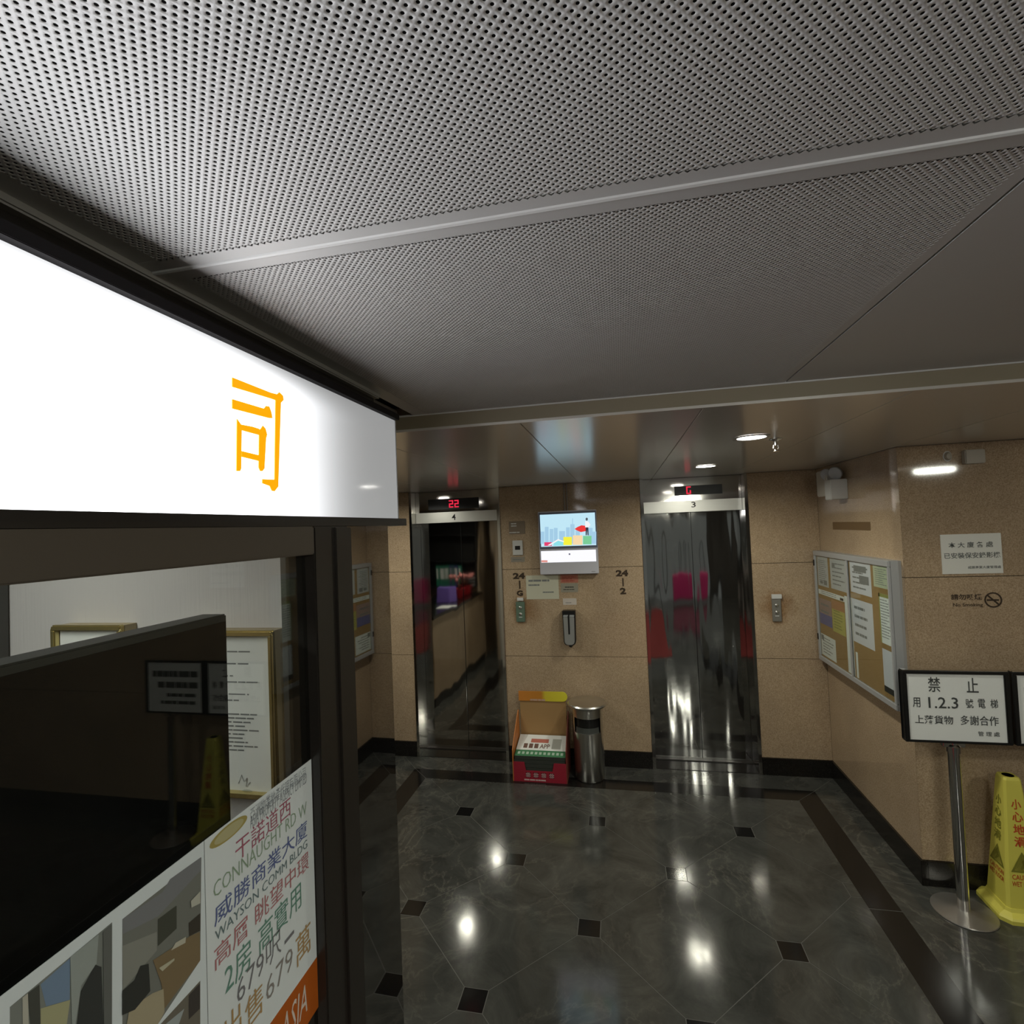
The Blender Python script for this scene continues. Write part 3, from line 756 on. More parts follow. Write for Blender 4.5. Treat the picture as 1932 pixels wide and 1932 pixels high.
MB().tube([(c0.x-.010, YW-.006, c0.z-.03), (c0.x-.010, YW-.006, ZS)], .005, 8).tube([(c0.x+.012, YW-.006, c0.z-.03), (c0.x+.012, YW-.006, ZS)], .005, 8).build('cable', mat('grey_cable', (.30, .27, .25), .5), dsp)

# ------------------------------------------------------------------ flat notices and fittings on the pillar
PW = ('Y', YW)
def notice(name, pl, tl, br, m_, label, cat, th=.0015, lines=None, lm=None):
    o = sheet(name, pl, rect_uv(pl, tl, br), m_, None, th); tag(o, label, cat)
    if lines:
        for a, b_, n in lines: print_lines(lift(pl, th+.0006), rect_uv(pl, a, b_), n, o, lm, fill=.5)
    return o
notice('paper_notice', PW, (992, 1086), (1055, 1130), PAPER2, 'cream paper notice taped to the wall just right of the 24 to G lettering', 'notice',
       lines=[((997, 1092), (1052, 1098), 1), ((997, 1101), (1022, 1106), 1), ((1024, 1115), (1050, 1119), 1)])
notice('red_notice', PW, (1057, 1083), (1091, 1099), mat('red_notice_paper', (.42, .15, .10), .6), 'small red printed notice just under the information display', 'notice', lines=[((1060, 1087), (1089, 1097), 3)], lm=mat('red_print', (.30, .05, .03), .7))
notice('grey_plaque', PW, (1058, 1101), (1091, 1117), mat('grey_film', (.30, .28, .22), .35), 'small grey transparent plaque between the red notice and the white label', 'plaque', lines=[((1066, 1106), (1085, 1109), 1), ((1063, 1111), (1089, 1113), 1)], lm=INK)
notice('white_label', PW, (1062, 1129), (1088, 1141), mat('pinkish_label', (.58, .52, .46), .6), 'small white label stuck right above the hand sanitiser dispenser', 'label', lines=[((1067, 1136), (1084, 1138), 1)])
notice('clear_plaque', PW, (960, 984), (991, 1007), mat('smoky_film', (.24, .19, .14), .15), 'small smoky plaque above the white switch plate', 'plaque', .003, lines=[((964, 986), (978, 994), 2), ((961, 1003), (990, 1005.5), 1)], lm=PLASTIC)
notice('grey_label', PW, (964, 1051), (990, 1060), mat('grey_film2', (.28, .25, .20), .4), 'small grey label right below the white switch plate', 'label', lines=[((968, 1054), (985, 1057), 1)])
def lettering(parts, label):
    t = None
    for s, tl, br, bold in parts:
        if t is None:
            p = plane_pt(PW, *tl); t = thing('wall_lettering', (p.x, YW, p.z), label, 'lettering')
        pl = ('Y', YW-.0022)
        v = text_fit(s, pl, rect_uv(pl, tl, br), INKB, t, bold=bold)
        m_ = v.modifiers.new('thick', 'SOLIDIFY'); m_.thickness = .002; m_.offset = -1
    return t
lettering([('24', (967.5, 1081), (990.5, 1092), .05), ('I', (979, 1095.5), (982, 1111), .03), ('G', (974.5, 1114), (986.5, 1124.5), .05)], 'black lettering 24 to G fixed to the granite beside lift 4')
lettering([('24', (1161.5, 1075.5), (1185.5, 1087), .05), ('I', (1174, 1090.5), (1177, 1106), .03), ('2', (1169.5, 1109), (1181.5, 1121), .05)], 'black lettering 24 to 2 fixed to the granite beside lift 3')
# switch plate
r = rect_uv(PW, (967, 1020), (987, 1047))
t = thing('switch_plate', ((r[0]+r[1])/2, YW, r[2]), 'white wall plate with a small dark window above the 24 to G lettering', 'switch')
B(r[0], r[1], YW-.012, YW, r[2], r[3]).build('plate', PLASTIC, t, bevel=.003)
sheet('dark_window', ('Y', YW-.012), rect_uv(PW, (972, 1030), (982, 1037)), BLACKP, t, .001)
# call buttons
def call_button(tl, br, cap, m_, label):
    r = rect_uv(PW, tl, br); t = thing('call_button', ((r[0]+r[1])/2, YW, r[2]), label, 'call button')
    B(r[0], r[1], YW-.014, YW, r[2], r[3]).build('plate', m_, t, bevel=.003)
    rc = rect_uv(PW, *cap); B(rc[0], rc[1], YW-.02, YW, rc[2], rc[3]).build('cap', PLASTIC, t, bevel=.002)
    cx = (r[0]+r[1])/2; cz = (r[2]+r[3])/2
    for dz in (.035, -.02):
        o = MB().lathe([(.0, .0), (.013, .0), (.013, .004), (.010, .006), (.0, .006)], (0, 0, 0), 16)
        o.v = [(cx+x, YW-.014-z, cz+dz+y) for x, y, z in o.v]; o.build('button', BRUSHED, t, smooth=True)
    z0 = r[2]+(r[3]-r[2])*.22; B(cx-.014, cx+.014, YW-.0155, YW-.013, z0, z0+.006).build('slot_mark', PLASTIC, t)
call_button((973.5, 1135), (991.5, 1173), ((976, 1127.5), (988, 1133)), mat('green_tinted_plate', (.16, .24, .18), .3, .4), 'greenish lift call button panel with a white cap beside lift 4')
call_button((1455, 1128), (1474.5, 1172), ((1455, 1121), (1474, 1129)), mat('grey_button_plate', (.30, .29, .26), .3, .5), 'grey lift call button panel on a stained patch right of lift 3')
# sanitiser dispenser
r = rect_uv(PW, (1063, 1151), (1088, 1213))
t = thing('sanitiser_dispenser', ((r[0]+r[1])/2, YW, r[2]), 'silver and black wall hand sanitiser dispenser between the lifts', 'dispenser')
cx = (r[0]+r[1])/2; w = (r[1]-r[0])/2; z0, z1 = r[2], r[3]; hh = z1-z0
def disp_prof(w, z0, z1, rr):
    pts = [(cx-w, z1)]
    pts += [(cx-w*.92+rr*(1-math.cos(k*math.pi/8))*0+0, z0+rr-0*k) for k in range(1)]
    pts += [(cx-w*.92+rr-rr*math.cos(k*math.pi/8), z0+rr-rr*math.sin(k*math.pi/8)) for k in range(5)]
    pts += [(cx+w*.92-rr+rr*math.sin(k*math.pi/8), z0+rr-rr*math.cos(k*math.pi/8)) for k in range(5)]
    pts.append((cx+w, z1)); return pts
MB().prismA(disp_prof(w*1.08, z0-.006, z1+.004, .03), 'y', YW-.07, YW).build('back_body', BLACKP, t, bevel=.003)
zsh = z0+hh*.84
MB().prismA(disp_prof(w*.92, z0, zsh, .03), 'y', YW-.088, YW-.07).build('front_cover', SILVER, t, bevel=.004)
MB().prismA([(YW-.088, zsh), (YW-.07, zsh), (YW-.02, z1), (YW-.035, z1)], 'x', cx-w*.92, cx+w*.92).build('top_cover', SILVER, t, bevel=.003)
sw_ = w*.13
MB().prismA([(cx-sw_, zsh+.01), (cx-sw_, z0+hh*.34), (cx, z0+hh*.315), (cx+sw_, z0+hh*.34), (cx+sw_, zsh+.01)], 'y', YW-.0905, YW-.086).build('level_window', BLACKP, t)
MB().prismA([(YW-.0895, zsh), (YW-.0865, zsh), (YW-.0345, z1+.001), (YW-.0365, z1+.002)], 'x', cx-sw_, cx+sw_).build('level_window', BLACKP, t)
MB().lathe([(.012, .0), (.016, -.014), (.009, -.024)], (cx+.004, YW-.05, z0), 14).build('nozzle', BLACKP, t, smooth=True)

# ------------------------------------------------------------------ cardboard dispenser with magazines, bin
x0, x1 = -.915, -.485; yf, yb = 4.075, 4.375
t = thing('cardboard_stand', ((x0+x1)/2, (yf+yb)/2, 0), 'open cardboard magazine stand with an orange and yellow header beside the steel bin', 'display stand')
B(x0+.02, x1-.02, yb-.006, yb, .0, .545).build('back_panel', CARD, t)
zh0, zh1 = .535, .615; rr = (zh1-zh0)/2
hp = [(x0+.012, zh1), (x0+.012, zh0), (x1-.005-rr, zh0)]+[(x1-.005-rr+rr*math.sin(k*math.pi/8), zh0+rr-rr*math.cos(k*math.pi/8)) for k in range(1, 8)]+[(x1-.005-rr, zh1)]
HDR = mat('header_print', (.6, .3, .02), .55); N, L, b = nodes(HDR); g = N.new('ShaderNodeNewGeometry'); s_ = N.new('ShaderNodeSeparateXYZ'); L.new(g.outputs['Position'], s_.inputs[0])
mp = N.new('ShaderNodeMapRange'); mp.inputs[1].default_value = x0; mp.inputs[2].default_value = x1; L.new(s_.outputs['X'], mp.inputs[0])
rp = ramp(N, L, mp.outputs[0], [(.0, (.58, .21, .03)), (.48, (.50, .20, .02)), (.56, (.62, .50, .03)), (1, (.72, .66, .04))]); L.new(rp.outputs[0], b.inputs['Base Color'])
hd = MB().prismA(hp, 'y', yb-.013, yb-.006).build('header', HDR, t)
print_lines(('Y', yb-.0138), (x0+.11, x1-.13, zh0+.004, zh0+.022), 1, hd, mat('header_ink', (.5, .33, .25), .6), 'printed_marks', .8)
for s, xa, xb in ((0, x0, x0+.006), (1, x1-.006, x1)):
    MB().prismA([(yf, .0), (yb, .0), (yb, .455), (yb-.02, .46), (yf+.06, .30), (yf, .24)], 'x', xa, xb).build('side_panel', mat('stand_side_print', (.50, .17, .035), .6) if s == 0 else mat('stand_side_dark', (.16, .03, .02), .6), t)
RED = mat('stand_red_print', (.30, .012, .03), .5)
MB().prismA([(x0+.006, 0), (x0+.006, .15), (x0+.095, .15), (x0+.105, .085), (x1-.115, .085), (x1-.10, .15), (x1-.006, .15), (x1-.006, 0)], 'y', yf, yf+.006).build('front_panel', RED, t)
for k in range(4):
    fp = MB(); xa = x0+.105+k*.062
    for a_, b_, c_, d_ in ((0, .036, .028, .036), (0, .036, .012, .02), (0, .036, 0, .006), (0, .008, 0, .036), (.028, .036, 0, .036), (.014, .022, 0, .036)):
        fp.poly(rect_pts(('Y', yf-.0006), xa+a_, xa+b_, .036+c_, .036+d_))
    fp.build('printed_mark', mat('pinkish_white_print', (.62, .42, .42), .6), t)
print_lines(('Y', yf-.0006), (x0+.09, x1-.10, .012, .026), 1, t, mat('pinkish_white_print', (.62, .42, .42), .6), 'printed_marks', .8)
B(x0+.006, x1-.006, yf+.006, yb-.006, .0, .006).build('base', CARD, t)
GRN = mat('cover_green', (.05, .20, .09), .5)
for k in range(6):
    ya, ybk = yf+.012, yb-.02; za = .012+k*.031; zb = za+.062; th = .029
    lab = 'topmost magazine with a white and green cover in the cardboard stand' if k == 5 else ['lowest magazine of the pile inside the cardboard stand', 'second magazine up from the floor of the cardboard stand', 'third magazine up from the floor of the cardboard stand', 'fourth magazine up from the floor of the cardboard stand', 'dark magazine just under the topmost one in the cardboard stand'][k]
    mg = thing('magazine', ((x0+x1)/2, ya, za), lab, 'magazine', 'magazines piled in the cardboard stand')
    xa, xb = x0+.012+(k % 2)*.004, x1-.016+(k % 3)*.003
    MB().prismA([(ya, za), (ybk, zb), (ybk, zb+th-.002), (ya, za+th-.002)], 'x', xa, xb).build('pages', mat('dark_pages', (.03, .035, .028), .7), mg)
    def cov(u0, u1, v0, v1, m_, nm, d):
        f = lambda u, v: (xa+(xb-xa)*u, ya+(ybk-ya)*v, za+th-.002+(zb-za)*v+d)
        MB().quad(f(u0, v0), f(u1, v0), f(u1, v1), f(u0, v1)).build(nm, m_, mg)
    cov(0, 1, 0, 1, PAPER if k == 5 else mat('dark_cover', (.05, .06, .045), .5), 'cover', .0006)
    if k == 5:
        cov(0, 1, 0, .27, GRN, 'green_band', .001)
        for q in range(11): cov(.05+q*.085, .05+q*.085+.05, .08, .19, mat('pale_green_print', (.40, .52, .42), .6), 'printed_marks', .0014)
        cov(.26, .62, .62, .80, mat('cover_red', (.50, .16, .12), .5), 'red_mark', .001)
        f = lambda u, v: Vector((xa+(xb-xa)*u, ya+(ybk-ya)*v, za+th-.002+(zb-za)*v+.0013))
        vv, ff = text_mesh('APP', .02); lo_, hi_ = vv.min(0), vv.max(0); tb = MB()
        tb.v = [tuple(f(.46+.2*(p[0]-lo_[0])/(hi_[0]-lo_[0]), .36+.2*(p[1]-lo_[1])/(hi_[1]-lo_[1]))) for p in vv]; tb.f = ff; tb.build('lettering', mat('brown_print', (.16, .09, .07), .6), mg)
        for q in range(3): cov(.13+q*.11, .13+q*.11+.08, .36, .57, mat('brown_print', (.16, .09, .07), .6), 'printed_marks', .0012)
        cov(.70, .88, .36, .82, mat('grey_print', (.40, .41, .37), .6), 'grey_square', .001)
cxb, cyb, rb = -.318, 4.215, .118
t = thing('waste_bin', (cxb, cyb, 0), 'round stainless steel waste bin with a slot and dome lid beside the cardboard stand', 'bin')
MB().lathe([(rb-.008, 0), (rb-.004, .004), (rb, .012), (rb, .375)], (cxb, cyb, 0), 40).build('body', BRUSHED, t, smooth=True)
aw = math.radians(58)
MB().lathe([(rb, .375), (rb, .490)], (cxb, cyb, 0), 30, -math.pi/2+aw, 1.5*math.pi-aw).build('body_rear', BRUSHED, t, smooth=True)
MB().lathe([(rb, .490), (rb, .555), (rb-.006, .558)], (cxb, cyb, 0), 40).build('collar', BRUSHED, t, smooth=True)
MB().lathe([(rb-.014, .36), (rb-.014, .52)], (cxb, cyb, 0), 30).build('liner', BLACKP, t, smooth=True)
MB().lathe([(rb-.006, .374), (rb-.010, .418)], (cxb, cyb, 0), 20, -math.pi/2-aw*.92, -math.pi/2+aw*.92).build('flap', mat('dark_flap', (.06, .065, .06), .35), t, smooth=True)
MB().lathe([(rb+.012, .560), (rb+.036, .572), (rb+.038, .582), (rb+.03, .592), (rb*.7, .600), (0, .603)], (cxb, cyb, 0), 44).build('lid', BRUSHED, t, smooth=True)
MB().lathe([(rb-.006, .558), (rb+.012, .560)], (cxb, cyb, 0), 30).build('lid_neck', BRUSHED, t)

# ------------------------------------------------------------------ notice board on the right wall
XB = 1.445; by0, by1, bz0, bz1 = 3.245, 4.385, .908, 1.733
nb = thing('notice_board', (XR, (by0+by1)/2, bz0), 'grey aluminium glazed notice board cabinet full of papers on the granite wall', 'notice board')
B(1.4578, XR, by0+.012, by1-.012, bz0+.012, bz1-.012).build('cork_panel', CORK, nb)
fw = .035
for nm, a in (('frame_rail', (by0, by1, bz1-fw, bz1)), ('frame_rail', (by0, by1, bz0, bz0+fw)), ('frame_stile', (by0, by0+fw*.6, bz0+fw, bz1-fw)), ('frame_stile', (by1-fw, by1, bz0+fw, bz1-fw))):
    B(XB, 1.4579, a[0], a[1], a[2], a[3]).build(nm, ALU, nb, bevel=.003)
for a in ((by0, by1, bz1-.0115, bz1), (by0, by1, bz0, bz0+.0115), (by0, by0+.0115, bz0+.0115, bz1-.0115), (by1-.0115, by1, bz0+.0115, bz1-.0115)): B(1.458, XR, *a).build('case_side', ALU, nb)
ym = (onX(1604, 1200, XB)).y
B(XB-.001, XB+.0085, ym-.010, ym+.010, bz0+fw, bz1-fw).build('meeting_stile', ALU, nb)
B(XB+.004, XB+.008, by0+fw*.6, ym-.010, bz0+fw, bz1-fw).build('glass_door', PANE2, nb)
B(XB+.004, XB+.008, ym+.010, by1-fw, bz0+fw, bz1-fw).build('glass_door', PANE2, nb)
for zz in (1.62, 1.06): B(XB-.004, XB+.006, by1-.022, by1-.004, zz, zz+.045).build('hinge', BLACKP, nb)
PB = ('R', 1.4578)
Z7 = lambda x, y: (1500+x/5.683, 1020+y/5.683)
lo_, hi_ = -(by1-fw-.004), -(by0+fw*.6+.004)
def bpaper(tl, br, m_, label, lines=8, lm=None, extra=None):
    r = list(rect_uv(PB, Z7(*tl), Z7(*br)))
    r[0] = max(r[0], lo_); r[1] = min(r[1], hi_); r[2] = max(r[2], bz0+fw+.004); r[3] = min(r[3], bz1-fw-.004)
    o = sheet('pinned_paper', PB, r, m_, None, .0004); tag(o, label, 'paper')
    u0, u1, w0, w1 = r; du, dw = (u1-u0)*.12, (w1-w0)*.1
    if lines: print_lines(('R', PB[1]-.0006), (u0+du, u1-du, w0+dw, w1-dw), lines, o, lm, fill=.3)
    if extra:
        for (a, b_, c, d, mm_) in extra: sheet('printed_block', ('R', PB[1]-.0007), (u0+(u1-u0)*a, u0+(u1-u0)*b_, w0+(w1-w0)*c, w0+(w1-w0)*d), mm_, o, .0001)
    return o
bpaper((232, 112), (364, 508), PAPERG, 'grey printed paper in the top corner of the notice board by the lift wall', 12, extra=[(.2, .45, .08, .18, INKG), (.55, .85, .06, .22, INKG)])
bpaper((366, 130), (572, 565), PAPERG, 'grey printed paper between the corner paper and the middle stile of the notice board', 6, extra=[(.12, .3, .72, .82, INKG)])
bpaper((244, 512), (530, 660), PAPER, 'narrow white paper heading above the coloured leaflets in the notice board', 2, extra=[(.85, .97, .1, .6, INK)])
bpaper((250, 605), (404, 942), mat('pink_leaflet', (.33, .22, .20), .6), 'pink and blue leaflet in the notice board', 3, extra=[(0, 1, 0, .42, mat('blue_print', (.10, .11, .30), .6))])
bpaper((390, 630), (548, 1035), mat('yellow_leaflet', (.46, .42, .10), .6), 'orange and yellow leaflet in the notice board', 9, mat('green_print', (.20, .22, .05), .7), extra=[(0, 1, .72, 1, mat('orange_print', (.42, .20, .09), .6))])
bpaper((528, 590), (652, 1470), PAPER, 'long narrow white paper beside the middle stile of the notice board', 0)
bpaper((276, 985), (447, 1312), PAPER, 'white note pinned alone on the cork below the coloured leaflets', 6, extra=[(.03, .2, .72, .95, INKG)])
bpaper((578, 148), (826, 610), PAPERL, 'white notice with a dark printed block at the top of the notice board', 5, extra=[(.2, .8, .70, .9, INKG), (.45, .9, .34, .60, INKG)])
bpaper((604, 612), (860, 1187), PAPERL, 'plain lilac white paper hanging long over bare cork in the notice board', 4)
bpaper((650, 1190), (690, 1510), PAPER, 'long narrow white strip beside the bare cork in the notice board', 0)
bpaper((828, 205), (1015, 530), PAPERY, 'pale green paper in the top corner of the notice board near the wall corner', 8)
bpaper((893, 558), (1052, 1145), PAPER, 'white letter with an olive border in the notice board below the pale green paper', 14, extra=[(0, .09, 0, 1, mat('olive_edge', (.30, .30, .08), .7)), (0, 1, .93, 1, mat('olive_edge', (.30, .30, .08), .7))])
bpaper((935, 1150), (1090, 1690), PAPERL, 'lilac white paper with a black strip at its foot in the notice board', 0, extra=[(0, 1, -.0, .14, INK)])

# ------------------------------------------------------------------ emergency light, tape, wall signs
t = thing('emergency_light', (XR, 4.0, 2.11), 'white emergency light unit with two round lamp heads high above the notice board', 'emergency light')
B(1.405, XR, 3.862, 3.965, 2.105, 2.240).build('battery_box', PLASTIC, t, bevel=.004)
B(1.425, XR, 3.985, 4.17, 2.135, 2.318).build('control_box', mat('cream_plastic', (.55, .52, .46), .45), t, bevel=.006)
LENS = mat('lamp_lens', (.50, .51, .53), .2, .1)
for yy, xx in ((3.90, 1.455), (4.00, 1.440)):
    dv = Vector((-.72, -.62, -.30)).normalized(); c = Vector((xx, yy, 2.283)); q = dv.to_track_quat('Z', 'Y')
    o = MB().lathe([(.0, -.045), (.022, -.043), (.040, -.015), (.046, .006), (.044, .010)], (0, 0, 0), 24); o.v = [tuple(c+q@Vector(p)) for p in o.v]; hd = o.build('lamp_head', mat('grey_plastic', (.30, .30, .29), .4), t, smooth=True)
    o = MB().lathe([(.044, .008), (.036, .013), (.0, .016)], (0, 0, 0), 24); o.v = [tuple(c+q@Vector(p)) for p in o.v]; o.build('lens', LENS, hd, smooth=True)
    MB().tube([c-dv*.03, (xx+.02, yy+.02, 2.238)], .007, 8).build('swivel', PLASTIC, t)
PR = ('R', XR)
notice('tape_strip', PR, (1571, 985), (1643, 1001), mat('brown_tape', (.16, .095, .04), .45), 'brown tape strip on the granite between the emergency light and the notice board', 'tape', .0008)
PQ = ('Y', YC)
r = rect_uv(PQ, (1773, 1009), (1892, 1081))
sn = sheet('wall_sign', PQ, r, mat('sign_acrylic_white', (.80, .80, .74), .35), None, .005); tag(sn, 'white security camera warning sign with three lines of characters on the granite wall', 'sign')
q = ('Y', YC-.0056); SI = mat('sign_grey_ink', (.13, .14, .13), .6)
text_fit('本 大 廈 各 處', q, rect_uv(q, (1789, 1023.5), (1874, 1032)), SI, sn, bold=.015)
text_fit('已安裝保安錄影機', q, rect_uv(q, (1781, 1043.5), (1888, 1052)), SI, sn, bold=.015)
text_fit('威勝商業大廈管理處', q, rect_uv(q, (1826, 1068), (1889, 1072)), SI, sn, bold=.01)
p = plane_pt(PQ, 1840, 1140)
ns = thing('no_smoking_lettering', (p.x, YC, p.z), 'brown no smoking lettering with a round symbol below the white wall sign', 'lettering')
q = ('Y', YC-.0012)
text_fit('請勿吸煙', q, rect_uv(q, (1794, 1121), (1853, 1131.5)), INKB, ns, bold=.02)
text_fit('No Smoking', q, rect_uv(q, (1798, 1138), (1855, 1146)), INKB, ns, bold=.012)
c = plane_pt(q, 1874, 1132); ring = MB(); R1, R0 = .041, .033
for k in range(32):
    a0, a1 = k*math.pi/16, (k+1)*math.pi/16
    ring.quad(*[(c.x+R*math.cos(a), q[1], c.z+R*math.sin(a)) for R, a in ((R0, a0), (R1, a0), (R1, a1), (R0, a1))])
ring.quad((c.x-.028, q[1]-.0002, c.z+.022), (c.x-.022, q[1]-.0002, c.z+.028), (c.x+.028, q[1]-.0002, c.z-.022), (c.x+.022, q[1]-.0002, c.z-.028))
ring.quad((c.x-.03, q[1], c.z-.005), (c.x+.026, q[1], c.z-.005), (c.x+.026, q[1], c.z+.004), (c.x-.03, q[1], c.z+.004))
ring.build('no_smoking_symbol', INKB, ns)
p = plane_pt(PQ, 1833, 862)
tag(B(p.x-.048, p.x+.045, YC-.035, YC, p.z-.038, p.z+.036).build('junction_box', mat('beige_box', (.42, .38, .31), .45), bevel=.004), 'square beige junction box high on the granite wall above the white wall sign', 'box')
p = plane_pt(PQ, 1787, 861)
t = thing('dome_sensor', (p.x, YC, p.z), 'small round beige sensor beside the junction box on the granite wall', 'sensor')
o = MB().lathe([(.017, 0), (.017, .008), (.012, .018), (.0, .021)], (0, 0, 0), 20); o.v = [(p.x+x, YC-z, p.z+y*1.35) for x, y, z in o.v]; o.build('dome', mat('beige_box', (.42, .38, .31), .45), t, smooth=True)
o = MB().lathe([(.021, 0), (.021, .003), (.0, .003)], (0, 0, 0), 20); o.v = [(p.x+x, YC-z, p.z+y*1.35) for x, y, z in o.v]; o.build('base_plate', PLASTIC, t)

# ------------------------------------------------------------------ sign stands and wet floor cone
YN = 3.01
def stand(cx, bx0, bx1, z0, z1, label):
    t = thing('sign_stand', (cx, YN, 0), label, 'sign stand', 'pedestal sign stands by the granite corner')
    MB().lathe([(.131, 0), (.133, .003), (.131, .007), (.06, .012), (.03, .018), (0, .018)], (cx, YN+.02, 0), 48).build('base', mat('base_steel', (.42, .40, .37), .3, .8), t, smooth=True)
    MB().lathe([(.026, .012), (.026, z0-.03)], (cx, YN+.02, 0), 28).build('pole', CHROME, t, smooth=True)
    MB().lathe([(.0305, z0-.05), (.0305, z0-.02), (.022, z0-.012), (.022, z0)], (cx, YN+.02, 0), 24).build('collar', CHROME, t, smooth=True)
    B(cx-.05, cx+.05, YN+.008, YN+.03, z0-.025, z0-.0005).build('bracket', CHROME, t, bevel=.004)
    fr = MB(); w = .021
    for a in ((bx0, bx1, z1-w*.7, z1), (bx0, bx1, z0, z0+w*.5), (bx0, bx0+w, z0+w*.5, z1-w*.7), (bx1-w, bx1, z0+w*.5, z1-w*.7)): fr.box(a[0], a[1], YN-.008, YN+.03, a[2], a[3])
    fr.build('frame', BLACKP, t, bevel=.003)
    B(bx0+.003, bx1-.003, YN-.004, YN+.026, z1, z1+.004).build('top_strip', CHROME, t)
    B(bx0+.004, bx1-.004, YN+.022, YN+.029, z0+.004, z1-.004).build('back_board', BLACKP, t)
    bd = B(bx0+w, bx1-w, YN, YN+.021, z0+w*.5, z1-w*.7).build('board', mat('board_white', (.84, .86, .83), .4), t)
    return t, bd
zt_ = plane_pt(('Y', YN), 1800, 1266).z; zb_ = plane_pt(('Y', YN), 1800, 1402).z
bx0 = plane_pt(('Y', YN), 1704, 1330).x; bx1 = plane_pt(('Y', YN), 1906, 1330).x
t, bd = stand(1.590, bx0, bx1, zb_, zt_, 'pedestal sign with black frame forbidding goods in lifts 1, 2 and 3')
q = ('Y', YN-.0012); SK = mat('stand_ink', (.055, .06, .058), .6)
Z8 = lambda x, y: (1700+x/8.328, 1250+y/8.328)
for s, tl, br in (('禁', (415, 228), (625, 465)), ('止', (1020, 240), (1222, 475)), ('用', (180, 548), (308, 705)), ('1.2.3', (425, 540), (905, 728)), ('號', (1010, 570), (1142, 720)), ('電', (1205, 572), (1330, 720)), ('梯', (1400, 576), (1528, 722)),
                  ('上落貨物', (215, 822), (825, 975)), ('多謝合作', (930, 830), (1540, 1000)), ('管 理 處', (1210, 1082), (1555, 1168))):
    text_fit(s, q, rect_uv(q, Z8(*tl), Z8(*br)), SK, bd, bold=.008)
dx = bx1-bx0+.012
t2, bd2 = stand(2.135, bx0+dx, bx1+dx, zb_, zt_, 'second pedestal sign with black frame standing behind the yellow cone')
pr = (bx0+dx+.05, bx1+dx-.05)
print_lines(q, (pr[0], pr[1], zb_+.16, zt_-.05), 2, bd2, SK, 'printed_marks', .55)
print_lines(q, (pr[0]+.02, pr[1], zb_+.05, zb_+.15), 2, bd2, SK, 'printed_marks', .45)
# cone
kx, ky, HC = 1.852, 3.088, .66
t = thing('wet_floor_cone', (kx, ky, 0), 'yellow four sided wet floor cone with red lettering beside the pedestal sign', 'caution cone')
def sq(hw, cut): return [(hw-cut, -hw), (hw, -hw+cut), (hw, hw-cut), (hw-cut, hw), (-hw+cut, hw), (-hw, hw-cut), (-hw, -hw+cut), (-hw+cut, -hw)]
RZ = math.radians(-2)
def rot(p): return (kx+p[0]*math.cos(RZ)-p[1]*math.sin(RZ), ky+p[0]*math.sin(RZ)+p[1]*math.cos(RZ))
def loft(rings):
    mb = MB()
    for hw, cut, z in rings: mb.v += [(*rot(p), z) for p in sq(hw, cut)]
    for k in range(len(rings)-1):
        for i in range(8): j = (i+1) % 8; mb.f.append((k*8+i, k*8+j, (k+1)*8+j, (k+1)*8+i))
    mb.f.append(tuple(range(7, -1, -1))); mb.f.append(tuple((len(rings)-1)*8+i for i in range(8)))
    return mb
bw = .124
loft([(bw, .035, 0), (bw, .035, .018), (bw-.006, .034, .026), (.094, .02, .040), (.088, .014, .055)]).build('base', YELLOW, t, bevel=.0)
hb, ht = .084, .037
loft([(hb, .012, .050), (ht, .008, HC-.012), (ht-.004, .008, HC)]).build('body', YELLOW, t)
MB().lathe([(0, HC+.0008), (.024, HC+.0008)], (kx, ky, 0), 20).build('top_hole', mat('hole_dark', (.04, .035, .005), .8), t)
def face_txt(s, side, u0, u1, z0, z1, m_, bold=.01, pts=None):
    """side 0 faces -Y, side 1 faces -X (before the cone's own turn)"""
    def P3(u, z):
        hw = hb+(ht-hb)*(z-.05)/(HC-.062)+.0012
        p = (u*hw/hb, -hw) if side == 0 else (-hw, -u*hw/hb)
        return (*rot(p), z)
    mb = MB()
    if pts: mb.poly([P3(*p) for p in pts])
    else:
        v, f = text_mesh(s, bold); lo, hi = v.min(0), v.max(0)
        mb.v = [P3(u0+(u1-u0)*(p[0]-lo[0])/(hi[0]-lo[0]), z0+(z1-z0)*(p[1]-lo[1])/(hi[1]-lo[1])) for p in v]; mb.f = f
    mb.build('lettering' if not pts else 'warning_mark', m_, t)
for side in (0, 1):
    mi = REDINK if side == 0 else YELLOWD
    for k, ch in enumerate('小心地滑'):
        zc = .538-k*.058; face_txt(ch, side, -.036, .036, zc-.024, zc+.024, mi, .02)
    face_txt('', side, 0, 0, 0, 0, YELLOWD, pts=[(-.062, .222), (.062, .222), (0, .318)])
    face_txt('', side, 0, 0, 0, 0, YELLOW, pts=[(-.045, .231), (.045, .231), (0, .302)])
    face_txt('', side, 0, 0, 0, 0, YELLOWD, pts=[(-.02, .236), (-.006, .236), (.012, .256), (.022, .254), (.006, .281), (-.004, .276), (-.002, .261)])
    face_txt('CAUTION', side, -.058, .058, .188, .211, REDINK, .012)
    face_txt('WET FLOOR', side, -.060, .060, .157, .180, REDINK, .012)

